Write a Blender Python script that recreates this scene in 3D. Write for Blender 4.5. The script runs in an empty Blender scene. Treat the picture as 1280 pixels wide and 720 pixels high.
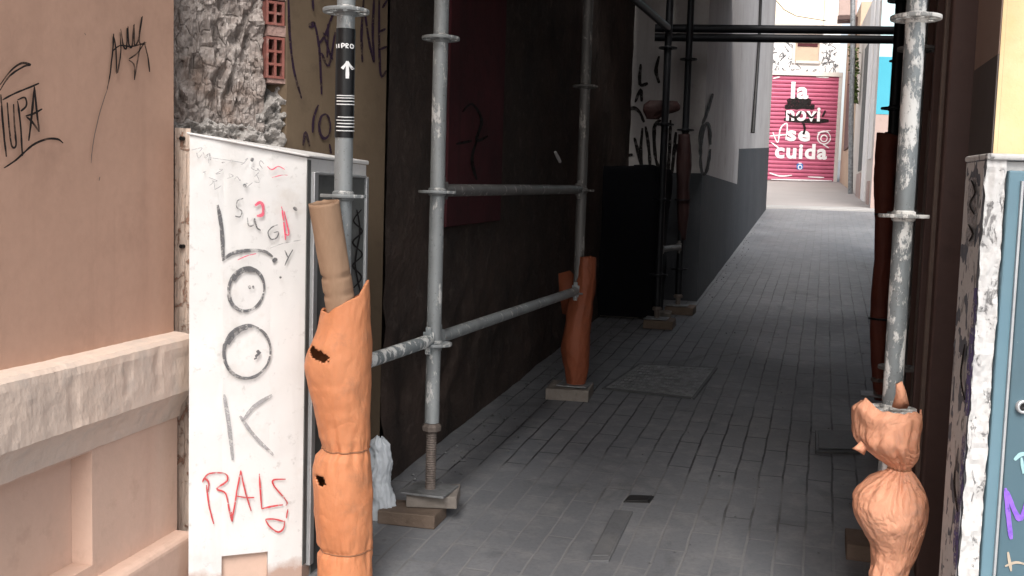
import bpy, bmesh, math, random
from mathutils import Vector, Matrix, noise
random.seed(7)
R = math.radians
SC = bpy.context.scene
COL = SC.collection

# ------------------------------------------------------------------ camera
F = 1280.0
PSI, ROLL = R(16.7), math.atan(0.030)
PITCH = math.atan(0.0860)
CAM = Vector((0, 0, 1.283))
ZV = Vector((0, 0, 1))
FH = Vector((-math.sin(PSI), math.cos(PSI), 0))
RH = Vector((math.cos(PSI), math.sin(PSI), 0))
FW = FH * math.cos(PITCH) - ZV * math.sin(PITCH)
U0 = FH * math.sin(PITCH) + ZV * math.cos(PITCH)
RT = RH * math.cos(ROLL) + U0 * math.sin(ROLL)
UP = U0 * math.cos(ROLL) - RH * math.sin(ROLL)
cd = bpy.data.cameras.new('camera'); cam = bpy.data.objects.new('camera', cd); COL.objects.link(cam)
m = Matrix((RT, UP, -FW)).transposed().to_4x4(); m.translation = CAM
cam.matrix_world = m
cd.sensor_width = 36; cd.lens = 36; cd.clip_start = 0.05; cd.clip_end = 500
SC.camera = cam

# ------------------------------------------------------------------ sky, sun, exposure
SUN_EL, SUN_AZ = R(48), R(166)      # azimuth clockwise from +Y, where the light comes FROM
w = bpy.data.worlds.new('World'); SC.world = w; w.use_nodes = True
nt = w.node_tree
sky = nt.nodes.new('ShaderNodeTexSky'); sky.sky_type = 'NISHITA'; sky.sun_disc = False
sky.sun_elevation = SUN_EL; sky.sun_rotation = SUN_AZ
sky.dust_density = 4.0; sky.air_density = 1.0; sky.ozone_density = 0.6
bgn = nt.nodes['Background']; bgn.inputs[1].default_value = 0.115
hs = nt.nodes.new('ShaderNodeHueSaturation'); hs.inputs['Saturation'].default_value = .40
nt.links.new(sky.outputs[0], hs.inputs['Color']); nt.links.new(hs.outputs[0], bgn.inputs[0])
ld = bpy.data.lights.new('sun', 'SUN'); ld.energy = 1.75; ld.angle = R(32); ld.color = (1, .965, .92)
sun = bpy.data.objects.new('sun', ld); COL.objects.link(sun)
sd = Vector((math.sin(SUN_AZ) * math.cos(SUN_EL), math.cos(SUN_AZ) * math.cos(SUN_EL), math.sin(SUN_EL)))
sun.rotation_euler = sd.to_track_quat('Z', 'Y').to_euler(); sun.location = (0, -4, 12)
vs = SC.view_settings
vs.view_transform = 'Standard'; vs.look = 'None'; vs.gamma = 1; vs.exposure = 1.3; vs.use_curve_mapping = False

# ------------------------------------------------------------------ geometry helpers
def hv(u): return 250 + .03 * (u - 640)
def ray(u, v): return FW + RT * ((u - 640) / F) - UP * ((v - 360) / F)
def P(u, v, d):
    r = ray(u, v); return CAM + r * (d / r.dot(FH))
def plan(u, d):
    p = P(u, hv(u), d); return Vector((p.x, p.y, 0))
SL = 0.0667
def gz(y): return SL * max(-3.0, min(y, 60))
def ground(u, v, up=0.0):
    r = ray(u, v); n = Vector((0, -SL, 1)).normalized()
    t = (Vector((0, 0, up)) - CAM).dot(n) / r.dot(n)
    return CAM + r * t
def dep(p): return (p - CAM).dot(FH)
def hdir(u):
    r = ray(u, hv(u)); r.z = 0; return r.normalized()
AL = Vector((0, 1, 0))

class Plane:
    """vertical plane; n looks towards the camera"""
    def __init__(s, p, t):
        s.p = Vector((p.x, p.y, 0)); s.t = Vector((t.x, t.y, 0)).normalized()
        s.n = Vector((s.t.y, -s.t.x, 0))
        if (CAM - s.p).dot(s.n) < 0: s.n = -s.n
    def hit(s, u, v, off=0.0):
        r = ray(u, v); p = s.p + s.n * off
        t = (p - CAM).dot(s.n) / r.dot(s.n)
        return CAM + r * t
    def __call__(s, u, v, off=0.0): return s.hit(u, v, off)
    def at(s, a, z, off=0.0): return s.p + s.t * a + s.n * off + ZV * z
    def a(s, pt): return (pt - s.p).dot(s.t)

class MB:
    def __init__(s): s.v = []; s.f = []; s.sm = []
    def face(s, pts, smooth=False):
        i = len(s.v); s.v += [Vector(p) for p in pts]
        s.f.append(tuple(range(i, i + len(pts)))); s.sm.append(smooth)
    def grid(s, rows, closed=False, smooth=True, skip=None):
        i0 = len(s.v); n = len(rows[0])
        for r in rows: s.v += [Vector(p) for p in r]
        for a in range(len(rows) - 1):
            for b in range(n if closed else n - 1):
                if skip and skip(a, b): continue
                c = (b + 1) % n
                s.f.append((i0 + a*n + b, i0 + a*n + c, i0 + (a+1)*n + c, i0 + (a+1)*n + b)); s.sm.append(smooth)
    def prism(s, poly, z0, z1):
        n = len(poly)
        b = [Vector((p[0], p[1], z0)) for p in poly]; t = [Vector((p[0], p[1], z1)) for p in poly]
        s.hull(b, t)
    def hull(s, b, t):
        i = len(s.v); n = len(b); s.v += [Vector(x) for x in b] + [Vector(x) for x in t]
        s.f.append(tuple(range(i, i + n))[::-1]); s.f.append(tuple(range(i + n, i + 2*n))); s.sm += [False, False]
        for k in range(n):
            j = (k + 1) % n
            s.f.append((i + k, i + j, i + n + j, i + n + k)); s.sm.append(False)
    def box(s, c, ax, ay, az):
        """box about centre c with half vectors"""
        c = Vector(c)
        b = [c - az - ax - ay, c - az + ax - ay, c - az + ax + ay, c - az - ax + ay]
        s.hull(b, [p + az * 2 for p in b])
    def tube(s, a, b, r, n=20, r2=None, cap=True, wob=0):
        a = Vector(a); b = Vector(b); r2 = r if r2 is None else r2
        s.path([a, b], [r, r2], n, cap)
    def path(s, pts, rad, n=12, cap=True):
        pts = [Vector(p) for p in pts]
        if not isinstance(rad, (list, tuple)): rad = [rad] * len(pts)
        rows = []
        x = None
        for k, p in enumerate(pts):
            d = (pts[min(k+1, len(pts)-1)] - pts[max(k-1, 0)]).normalized()
            if x is None:
                x = d.cross(ZV) if abs(d.z) < .9 else d.cross(Vector((0, 1, 0)))
            x = (x - d * x.dot(d)).normalized(); y = d.cross(x)
            rows.append([p + (x * math.cos(2*math.pi*q/n) + y * math.sin(2*math.pi*q/n)) * rad[k] for q in range(n)])
        s.grid(rows, closed=True)
        if cap:
            i = len(s.v); s.v += [p.copy() for p in rows[0]] + [p.copy() for p in rows[-1]]
            s.f.append(tuple(range(i, i+n))); s.f.append(tuple(range(i+n, i+2*n))); s.sm += [False, False]
    def lathe(s, c, prof, n=28, axis=None):
        c = Vector(c)
        rows = [[c + Vector((r * math.cos(2*math.pi*q/n), r * math.sin(2*math.pi*q/n), z)) for q in range(n)] for r, z in prof]
        s.grid(rows, closed=True, smooth=False)
    def build(s, name, mat, parent=None, bevel=0, solid=0, smooth_angle=None, base=None):
        me = bpy.data.meshes.new(name)
        off = parent.matrix_basis.translation.copy() if parent is not None else Vector((0, 0, 0))
        if parent is not None and parent.parent is not None: off = off + parent.parent.matrix_basis.translation
        if base is not None: off = Vector(base)
        me.from_pydata([tuple(v - off) for v in s.v], [], s.f)
        bm = bmesh.new(); bm.from_mesh(me)
        for f, sm in zip(bm.faces, s.sm): f.smooth = sm
        bmesh.ops.remove_doubles(bm, verts=bm.verts, dist=1e-5) if bevel or solid else None
        bmesh.ops.recalc_face_normals(bm, faces=bm.faces)
        bm.to_mesh(me); bm.free()
        o = bpy.data.objects.new(name, me); COL.objects.link(o)
        if base is not None: o.location = off
        if parent is not None: o.parent = parent
        me.materials.append(mat)
        if solid:
            q = o.modifiers.new('solid', 'SOLIDIFY'); q.thickness = solid; q.offset = -1
        if bevel:
            q = o.modifiers.new('bevel', 'BEVEL'); q.width = bevel; q.segments = 2; q.limit_method = 'ANGLE'
        return o

def thing(name, label, cat, loc, group=None):
    o = bpy.data.objects.new(name, None); COL.objects.link(o); o.location = Vector(loc)
    o.empty_display_size = .1
    return tag(o, label, cat, group)
def tag(o, label=None, cat=None, group=None, kind=None):
    if label: o['label'] = label
    if cat: o['category'] = cat
    if group: o['group'] = group
    if kind: o['kind'] = kind
    return o

def smooth(pl, k=5):
    if len(pl) < 3: 
        (a, b), (c, e) = pl
        return [(a + (c-a)*t/4, b + (e-b)*t/4) for t in range(5)]
    out = []
    n = len(pl)
    for i in range(n - 1):
        p0 = pl[max(i-1, 0)]; p1 = pl[i]; p2 = pl[i+1]; p3 = pl[min(i+2, n-1)]
        for q in range(k):
            t = q / k
            out.append(tuple(.5 * (2*p1[j] + (p2[j]-p0[j])*t + (2*p0[j]-5*p1[j]+4*p2[j]-p3[j])*t*t + (3*p1[j]-p0[j]-3*p2[j]+p3[j])*t**3) for j in (0, 1)))
    out.append(pl[-1]); return out
def ell(cx, cy, rx, ry, a0=0, a1=360, tilt=0, n=22):
    o = []
    for k in range(n + 1):
        t = R(a0 + (a1 - a0) * k / n); x = rx * math.cos(t); y = ry * math.sin(t); c = math.cos(R(tilt)); s_ = math.sin(R(tilt))
        o.append((cx + x*c - y*s_, cy + x*s_ + y*c))
    return o
def strokes(name, fn, lines, width, mat, parent, off=.0015, sm=True, taper=True, gap=3.0):
    """painted strokes: pixel polylines laid on a real surface fn(u, v, offset); strokes that touch form one mesh"""
    items = []
    for L in lines:
        wd = width
        if isinstance(L, dict): wd = L['w']; L = L['p']
        pl = smooth(L) if sm else L
        items.append((wd, pl))
    grp = list(range(len(items)))
    def near(p, q):
        lim = gap + (p[0] + q[0]) / 2
        return any(abs(x - x2) < lim and abs(y - y2) < lim for x, y in p[1] for x2, y2 in q[1])
    for i in range(len(items)):
        for j in range(i):
            if grp[i] != grp[j] and near(items[i], items[j]):
                g0, g1 = grp[i], grp[j]; grp = [g1 if g == g0 else g for g in grp]
    z = off; res = {}
    for gi, (wd, pl) in zip(grp, items):
        mb = res.setdefault(gi, MB()); rows = []; n = len(pl)
        for k, (x, y) in enumerate(pl):
            x0, y0 = pl[max(k-1, 0)]; x1, y1 = pl[min(k+1, n-1)]
            dx, dy = x1-x0, y1-y0; l = math.hypot(dx, dy) or 1
            t = k / max(1, n-1)
            ww = wd * .5 * ((1 - .45 * (2*t-1)**4) if taper else 1) * (1 + .38 * noise.noise(Vector((x*.13, y*.13, wd))))
            jx = .35 * noise.noise(Vector((x*.3, y*.3, 5))); nx, ny = -dy/l*ww, dx/l*ww
            rows.append([fn(x+nx+jx, y+ny, z), fn(x-nx+jx, y-ny, z)]); z += .00001
        mb.grid(rows, smooth=False); z += .00012
    o = None
    for mb in res.values(): o = mb.build(name, mat, parent)
    return o
def patch(mb, fn, poly, off): mb.face([fn(u, v, off) for u, v in poly])

# ------------------------------------------------------------------ materials
def lin(r, g, b):
    return tuple(((c/255)/12.92 if c/255 <= .04045 else ((c/255+.055)/1.055)**2.4) for c in (r, g, b))
def rgba(c): return (c[0], c[1], c[2], 1)
class Mat:
    def __init__(s, name, rough=.8, metal=0, spec=.3):
        s.m = bpy.data.materials.new(name); s.m.use_nodes = True; s.nt = s.m.node_tree
        s.b = s.nt.nodes['Principled BSDF']
        s.b.inputs['Roughness'].default_value = rough; s.b.inputs['Metallic'].default_value = metal
        s.b.inputs['Specular IOR Level'].default_value = spec
        s.tc = s.nt.nodes.new('ShaderNodeTexCoord'); s.co = s.tc.outputs['Object']
        s.col = None; s.h = None
    def link(s, a, b): s.nt.links.new(a, b)
    def mapping(s, sc=(1, 1, 1), rot=(0, 0, 0), loc=(0, 0, 0)):
        n = s.nt.nodes.new('ShaderNodeMapping'); s.link(s.co, n.inputs[0])
        n.inputs['Scale'].default_value = sc; n.inputs['Rotation'].default_value = rot; n.inputs['Location'].default_value = loc
        return n.outputs[0]
    def noise(s, scale, detail=6, rough=.6, sc=(1, 1, 1), loc=(0, 0, 0), dist=0):
        n = s.nt.nodes.new('ShaderNodeTexNoise'); s.link(s.mapping(sc, loc=loc), n.inputs['Vector'])
        n.inputs['Scale'].default_value = scale; n.inputs['Detail'].default_value = detail; n.inputs['Roughness'].default_value = rough
        n.inputs['Distortion'].default_value = dist
        return n.outputs[0]
    def vor(s, scale, sc=(1, 1, 1), feature='F1'):
        n = s.nt.nodes.new('ShaderNodeTexVoronoi'); n.feature = feature; s.link(s.mapping(sc), n.inputs['Vector']); n.inputs['Scale'].default_value = scale
        return n.outputs['Distance']
    def ramp(s, x, a, b, va=0., vb=1.):
        n = s.nt.nodes.new('ShaderNodeMapRange'); s.link(x, n.inputs[0])
        for i, v in enumerate((a, b, va, vb)): n.inputs[i+1].default_value = v
        return n.outputs[0]
    def math(s, op, a, b):
        n = s.nt.nodes.new('ShaderNodeMath'); n.operation = op
        for i, x in enumerate((a, b)):
            if isinstance(x, (int, float)): n.inputs[i].default_value = x
            else: s.link(x, n.inputs[i])
        return n.outputs[0]
    def mix(s, fac, a, b, blend='MIX'):
        n = s.nt.nodes.new('ShaderNodeMix'); n.data_type = 'RGBA'; n.blend_type = blend
        if isinstance(fac, (int, float)): n.inputs[0].default_value = fac
        else: s.link(fac, n.inputs[0])
        for i, x in ((6, a), (7, b)):
            if isinstance(x, tuple): n.inputs[i].default_value = rgba(x)
            else: s.link(x, n.inputs[i])
        return n.outputs[2]
    def sep(s):
        n = s.nt.nodes.new('ShaderNodeSeparateXYZ'); s.link(s.co, n.inputs[0]); return n.outputs
    def bump(s, h, strength=.3, dist=.01):
        n = s.nt.nodes.new('ShaderNodeBump'); s.link(h, n.inputs['Height']); n.inputs['Strength'].default_value = strength; n.inputs['Distance'].default_value = dist
        if s.h is not None: s.link(s.h, n.inputs['Normal'])
        s.h = n.outputs[0]
    def done(s, col):
        if isinstance(col, tuple): s.b.inputs['Base Color'].default_value = rgba(col)
        else: s.link(col, s.b.inputs['Base Color'])
        if s.h is not None: s.link(s.h, s.b.inputs['Normal'])
        return s.m
def wallmat(name, c1, c2, dirt=(.08, .065, .055), big=1.6, fine=45, bs=.25, dirt_amt=.35, rough=.85, streak=False, thr=.55):
    q = Mat(name, rough, spec=.2)
    n1 = q.noise(big, 7, .62); n2 = q.noise(big * 5, 6, .65, loc=(3, 1, 7)); n3 = q.noise(fine, 4, .6)
    c = q.mix(q.ramp(n1, .32, .68), c1, c2)
    c = q.mix(q.ramp(n2, thr, thr + .2, 0, dirt_amt), c, dirt)
    if streak:
        c = q.mix(q.ramp(q.noise(9, 5, .6, sc=(1, 1, .06)), .52, .75, 0, dirt_amt * .8), c, dirt)
    c = q.mix(q.ramp(n3, .35, .75, 0, .12), c, dirt)
    q.bump(n2, bs, .012); q.bump(n3, bs * .7, .003)
    return q.done(c)
def plain(name, c, rough=.7, metal=0, var=.25, scale=18, spec=.3, bs=.08):
    q = Mat(name, rough, metal, spec)
    d = tuple(x * (1 - var) for x in c); n = q.noise(scale, 6, .65)
    q.bump(q.noise(scale * 4, 4, .6), bs, .004)
    return q.done(q.mix(q.ramp(n, .35, .65), c, d))

def ink(name, c, lo=.36, hi=.46, amin=.25, scale=55, rough=.85):
    q = Mat(name, rough, spec=.08)
    n = q.noise(scale, 5, .7); n2 = q.noise(scale * .35, 4, .6, loc=(3, 3, 3))
    a = q.math('MULTIPLY', q.ramp(n, lo, hi, amin, 1), q.ramp(n2, .3, .5, .55, 1))
    q.link(a, q.b.inputs['Alpha'])
    return q.done(q.mix(q.ramp(n2, .35, .65), c, tuple(x * 1.35 for x in c)))
M = {}
M['peach'] = wallmat('peach_plaster', (.46, .285, .21), (.50, .315, .235), dirt=(.26, .155, .115), big=.9, dirt_amt=.34, bs=.2, streak=True)
M['ledge'] = wallmat('ledge_render', (.65, .51, .42), (.58, .475, .405), dirt=(.42, .375, .34), big=2.6, dirt_amt=.5, bs=.35, thr=.5)
M['base'] = wallmat('pink_render', (.61, .43, .345), (.55, .39, .31), dirt=(.36, .25, .19), big=1.8, dirt_amt=.5, bs=.25)
M['olive'] = wallmat('olive_plaster', (.115, .083, .055), (.15, .11, .073), dirt=(.065, .048, .034), big=2.5, dirt_amt=.5, bs=.3)
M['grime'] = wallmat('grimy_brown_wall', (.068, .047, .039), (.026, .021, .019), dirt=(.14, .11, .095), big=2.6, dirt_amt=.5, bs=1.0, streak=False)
M['maroon'] = wallmat('maroon_paint', (.085, .020, .025), (.05, .014, .017), dirt=(.02, .012, .012), big=3, dirt_amt=.6, streak=True)
M['greywall'] = wallmat('pale_grey_plaster', (.31, .29, .283), (.41, .39, .385), dirt=(.19, .17, .165), big=.9, dirt_amt=.55, bs=.2, streak=True)
M['dado'] = wallmat('dark_slate_paint', (.030, .034, .040), (.045, .048, .055), dirt=(.09, .09, .09), big=1.5, dirt_amt=.35, bs=.25, streak=True)
M['yellow'] = wallmat('yellow_plaster', (.68, .46, .22), (.75, .60, .38), dirt=(.55, .38, .22), big=3, dirt_amt=.45, bs=.2)
M['beige'] = wallmat('beige_plaster', (.50, .38, .28), (.42, .31, .23), dirt=(.25, .19, .15), big=.8, dirt_amt=.4)
M['cream'] = wallmat('cream_plaster', (.85, .72, .55), (.80, .68, .52), big=.4, dirt=(.6, .5, .4), dirt_amt=.2)
M['white'] = wallmat('white_render', (.80, .78, .76), (.72, .70, .69), dirt=(.45, .43, .42), big=.7, dirt_amt=.3)
M['palestone'] = wallmat('pale_stone', (.55, .50, .46), (.62, .58, .54), big=1, dirt=(.35, .31, .28), dirt_amt=.4)
M['teal'] = wallmat('turquoise_paint', (.06, .31, .40), (.075, .35, .44), big=.6, dirt=(.06, .28, .36), dirt_amt=.3)
M['paleteal'] = wallmat('pale_grey_teal_paint', (.42, .60, .63), (.48, .64, .66), big=.6, dirt=(.2, .28, .28), dirt_amt=.3)
M['pinkbase'] = wallmat('pink_stucco', (.42, .31, .28), (.36, .27, .24), big=1.5, dirt=(.2, .15, .13), dirt_amt=.4)
M['brown'] = wallmat('brown_wood_paint', (.085, .052, .046), (.10, .062, .054), dirt=(.035, .024, .022), big=2, dirt_amt=.35, bs=.1, rough=.55, streak=True)
M['brownlt'] = plain('worn_brown_edge', (.16, .12, .10), .6)
M['pinkreveal'] = wallmat('dusty_pink_plaster', (.30, .215, .18), (.34, .25, .21), big=2, dirt=(.2, .14, .12))
M['greydado'] = wallmat('grey_lower_paint', (.11, .095, .09), (.13, .11, .105), big=2, dirt_amt=.2, bs=.15)
M['cord'] = plain('dusty_tie_cord', (.30, .14, .075), .8)
M['black'] = ink('black_spray_paint', (.016, .014, .014), .30, .38, .45)
M['purpleink'] = ink('dark_purple_spray_paint', (.024, .014, .026))
M['greyink'] = ink('faded_grey_marker', (.10, .10, .105), .38, .52, .30, 70)
M['paleink'] = ink('pale_grey_marker', (.28, .275, .28), .38, .55, .2, 70)
M['redink'] = ink('red_spray_paint', (.42, .05, .055), .34, .46, .35, 60)
M['pinkink'] = ink('pink_marker', (.58, .09, .14), .36, .5, .3, 70)
M['violet'] = ink('violet_spray_paint', (.20, .10, .48), .3, .4, .5)
M['dullviolet'] = ink('dull_violet_paint', (.10, .085, .19), .4, .55, .1, 40)
M['whiteink'] = plain('white_spray_paint', (.80, .78, .78), .6, var=.1)
M['blueink'] = plain('blue_spray_paint', (.05, .18, .5), .6)
M['beigeink'] = plain('beige_spray_paint', (.45, .38, .30), .6)
M['tealink'] = plain('pale_teal_spray_paint', (.35, .58, .60), .6)
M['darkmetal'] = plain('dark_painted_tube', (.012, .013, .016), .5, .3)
M['plate'] = plain('worn_steel_plate', (.27, .275, .28), .6, .5, var=.5)
M['cable'] = plain('black_cable', (.015, .014, .014), .5)
M['wood'] = wallmat('weathered_timber', (.16, .12, .095), (.11, .08, .06), dirt=(.05, .035, .028), big=6, dirt_amt=.5, bs=.5)
M['woodlt'] = wallmat('grey_timber', (.24, .21, .19), (.17, .15, .13), dirt=(.08, .07, .06), big=6, dirt_amt=.5, bs=.5)
M['deckwood'] = wallmat('deck_timber', (.2, .15, .1), (.15, .11, .08), big=4)
M['brick'] = wallmat('red_hollow_brick', (.22, .075, .06), (.17, .06, .05), dirt=(.33, .26, .23), big=9, dirt_amt=.5, bs=.4)
M['brickmortar'] = wallmat('pinkish_brick_mortar', (.30, .20, .175), (.25, .16, .14), big=9, bs=.8)
M['brickhole'] = plain('brick_hollow_inside', (.05, .016, .014), .9)
M['mortar'] = wallmat('grey_mortar', (.36, .34, .325), (.27, .255, .24), dirt=(.16, .145, .135), big=7, dirt_amt=.6, bs=.9)
M['leaf'] = plain('green_leaf', (.10, .14, .035), .6, var=.5)
M['massblack'] = plain('near_black_mass', (.004, .004, .006), .8, var=.3, spec=.1)  # near-black colour that keeps the void by the step wall dark
M['bag'] = Mat('white_plastic', .35).done((.46, .49, .52))
M['frame'] = plain('brushed_steel_frame', (.55, .56, .57), .4, .6, var=.15)
M['doorgrey'] = wallmat('dirty_grey_door', (.13, .135, .13), (.09, .09, .09), dirt=(.04, .04, .04), big=5, dirt_amt=.5, bs=.3)
M['sticker'] = plain('black_sticker', (.012, .012, .013), .35, var=.1)
M['stickerwhite'] = plain('white_print', (.78, .78, .78), .5, var=.1)
M['lidtone'] = wallmat('worn_stone_lid', (.098, .103, .113), (.15, .148, .15), big=4, dirt=(.05, .05, .052), dirt_amt=.5)
M['lidsteel'] = plain('dull_iron_lid', (.085, .088, .09), .6, .2, var=.3, scale=30, bs=.3)

def rubble_mat():
    q = Mat('bare_rubble_wall', .95, spec=.1)
    n1 = q.noise(16, 8, .7, sc=(1, 1, .35), dist=.6); n2 = q.noise(5, 5, .6); n3 = q.noise(90, 3, .6)
    c = q.mix(q.ramp(n1, .36, .64), (.22, .185, .168), (.47, .425, .40))
    c = q.mix(q.ramp(n2, .56, .66, 0, .6), c, (.15, .088, .058))
    c = q.mix(q.ramp(n3, .4, .7, 0, .35), c, (.15, .12, .105))
    cr = q.ramp(q.vor(24, sc=(1, 1, .6), feature='DISTANCE_TO_EDGE'), 0, .07, 1, 0); c = q.mix(q.math('MULTIPLY', cr, q.ramp(n2, .38, .6, .0, .12)), c, (.13, .108, .095))
    q.bump(q.math('SUBTRACT', n1, q.math('MULTIPLY', cr, .22)), 1, .022); q.bump(n3, .5, .004)
    return q.done(c)
M['rubble'] = rubble_mat()
def tube_mat(name, base, splat, amt):
    q = Mat(name, .55, .25, .4)
    n = q.noise(26, 6, .7, sc=(1, 1, .45)); n2 = q.noise(7, 4, .6, sc=(1, 1, .5)); n3 = q.noise(120, 3, .6)
    c = q.mix(q.ramp(n2, .35, .65), base, tuple(x * .68 for x in base))
    f = q.ramp(n, amt, amt + .05)
    c = q.mix(f, c, splat)
    c = q.mix(q.ramp(n3, .62, .7, 0, .6), c, (.09, .085, .08))
    q.bump(f, .5, .003); q.bump(n3, .2, .002)
    q.link(q.ramp(f, 0, 1, .25, 0), q.b.inputs['Metallic'])
    return q.done(c)
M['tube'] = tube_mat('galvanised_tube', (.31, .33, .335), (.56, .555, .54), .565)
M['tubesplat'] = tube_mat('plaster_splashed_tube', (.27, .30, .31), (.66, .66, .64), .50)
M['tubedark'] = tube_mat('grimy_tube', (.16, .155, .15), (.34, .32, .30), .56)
M['splashed_disc'] = tube_mat('plaster_coated_disc', (.42, .43, .42), (.70, .69, .66), .45)
M['jack'] = plain('rusty_screw_jack', (.20, .165, .145), .7, .4, var=.4, scale=40)
def foam_mat(name, c1, c2, sss=.0, cr=.14):
    q = Mat(name, .62, spec=.25)
    n = q.noise(5, 6, .6); n2 = q.noise(60, 4, .7); n3 = q.noise(14, 5, .65, sc=(1, 1, .25))
    c = q.mix(q.ramp(n, .35, .65), c1, c2)
    c = q.mix(q.ramp(n3, .54, .78, 0, .35), c, tuple(x * .66 for x in c1))
    c = q.mix(q.ramp(q.noise(11, 6, .7, loc=(4, 4, 4)), .56, .72, 0, .45), c, (c1[0] * .55, c1[1] * .75, c1[2] * 1.0))
    c = q.mix(q.ramp(n2, .6, .8, 0, .25), c, tuple(min(1, x * 1.2 + .05) for x in c1))
    cz = q.noise(9, 3, .5, sc=(1, 1, .55), loc=(7, 1, 3), dist=1.4)
    rg = q.math('ABSOLUTE', q.math('SUBTRACT', cz, .5), 0)
    cz2 = q.noise(22, 3, .55, sc=(1, 1, .5), loc=(1, 8, 2), dist=1.0)
    rg2 = q.math('ABSOLUTE', q.math('SUBTRACT', cz2, .5), 0)
    c = q.mix(q.ramp(rg, 0, .022, .5 * cr, 0), c, tuple(x * .55 for x in c1))
    q.bump(q.ramp(rg, 0, .10), .9 * cr, .010); q.bump(q.ramp(rg2, 0, .10), .6 * cr, .004)
    q.bump(n3, .35, .012); q.bump(n2, .25, .003)
    q.b.inputs['Subsurface Weight'].default_value = sss
    q.b.inputs['Subsurface Radius'].default_value = (.02, .008, .004)
    return q.done(c)
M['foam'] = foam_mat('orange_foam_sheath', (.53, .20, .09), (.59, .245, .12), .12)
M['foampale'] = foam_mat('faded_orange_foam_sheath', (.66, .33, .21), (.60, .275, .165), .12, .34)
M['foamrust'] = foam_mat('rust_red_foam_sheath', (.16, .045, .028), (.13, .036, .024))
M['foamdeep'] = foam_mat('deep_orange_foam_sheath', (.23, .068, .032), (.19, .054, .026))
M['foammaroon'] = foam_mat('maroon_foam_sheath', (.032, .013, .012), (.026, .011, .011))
def cardboard():
    q = Mat('cardboard', .85, spec=.15)
    n = q.noise(60, 5, .6, sc=(1, 1, .3)); n2 = q.noise(6, 5, .6)
    c = q.mix(q.ramp(n, .3, .7), (.34, .22, .145), (.29, .185, .12)); c = q.mix(q.ramp(n2, .55, .75, 0, .4), c, (.22, .15, .11))
    q.bump(n, .25, .003); return q.done(c)
M['card'] = cardboard()
def cabinet_mat():
    q = Mat('white_painted_masonry', .65, spec=.3)
    z = q.sep()[2]
    n = q.noise(8, 6, .65); n2 = q.noise(38, 5, .65); n3 = q.noise(2.2, 5, .6)
    c = q.mix(q.ramp(n3, .35, .65), (.68, .665, .65), (.61, .60, .59))
    c = q.mix(q.ramp(n2, .60, .70, 0, .45), c, (.36, .345, .33))
    c = q.mix(q.ramp(n, .56, .72, 0, .5), c, (.50, .45, .405))
    c = q.mix(q.ramp(q.noise(6, 5, .65, sc=(1, 1, .12), loc=(2, 2, 2)), .55, .75, 0, .4), c, (.44, .41, .38))
    zz = q.math('ADD', z, q.ramp(n, 0, 1, -.07, .07))
    c = q.mix(q.ramp(zz, .012, .05), (.42, .29, .235), c)
    q.bump(n, .2, .01); q.bump(n2, .25, .003)
    return q.done(c)
M['cabinet'] = cabinet_mat()
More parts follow.
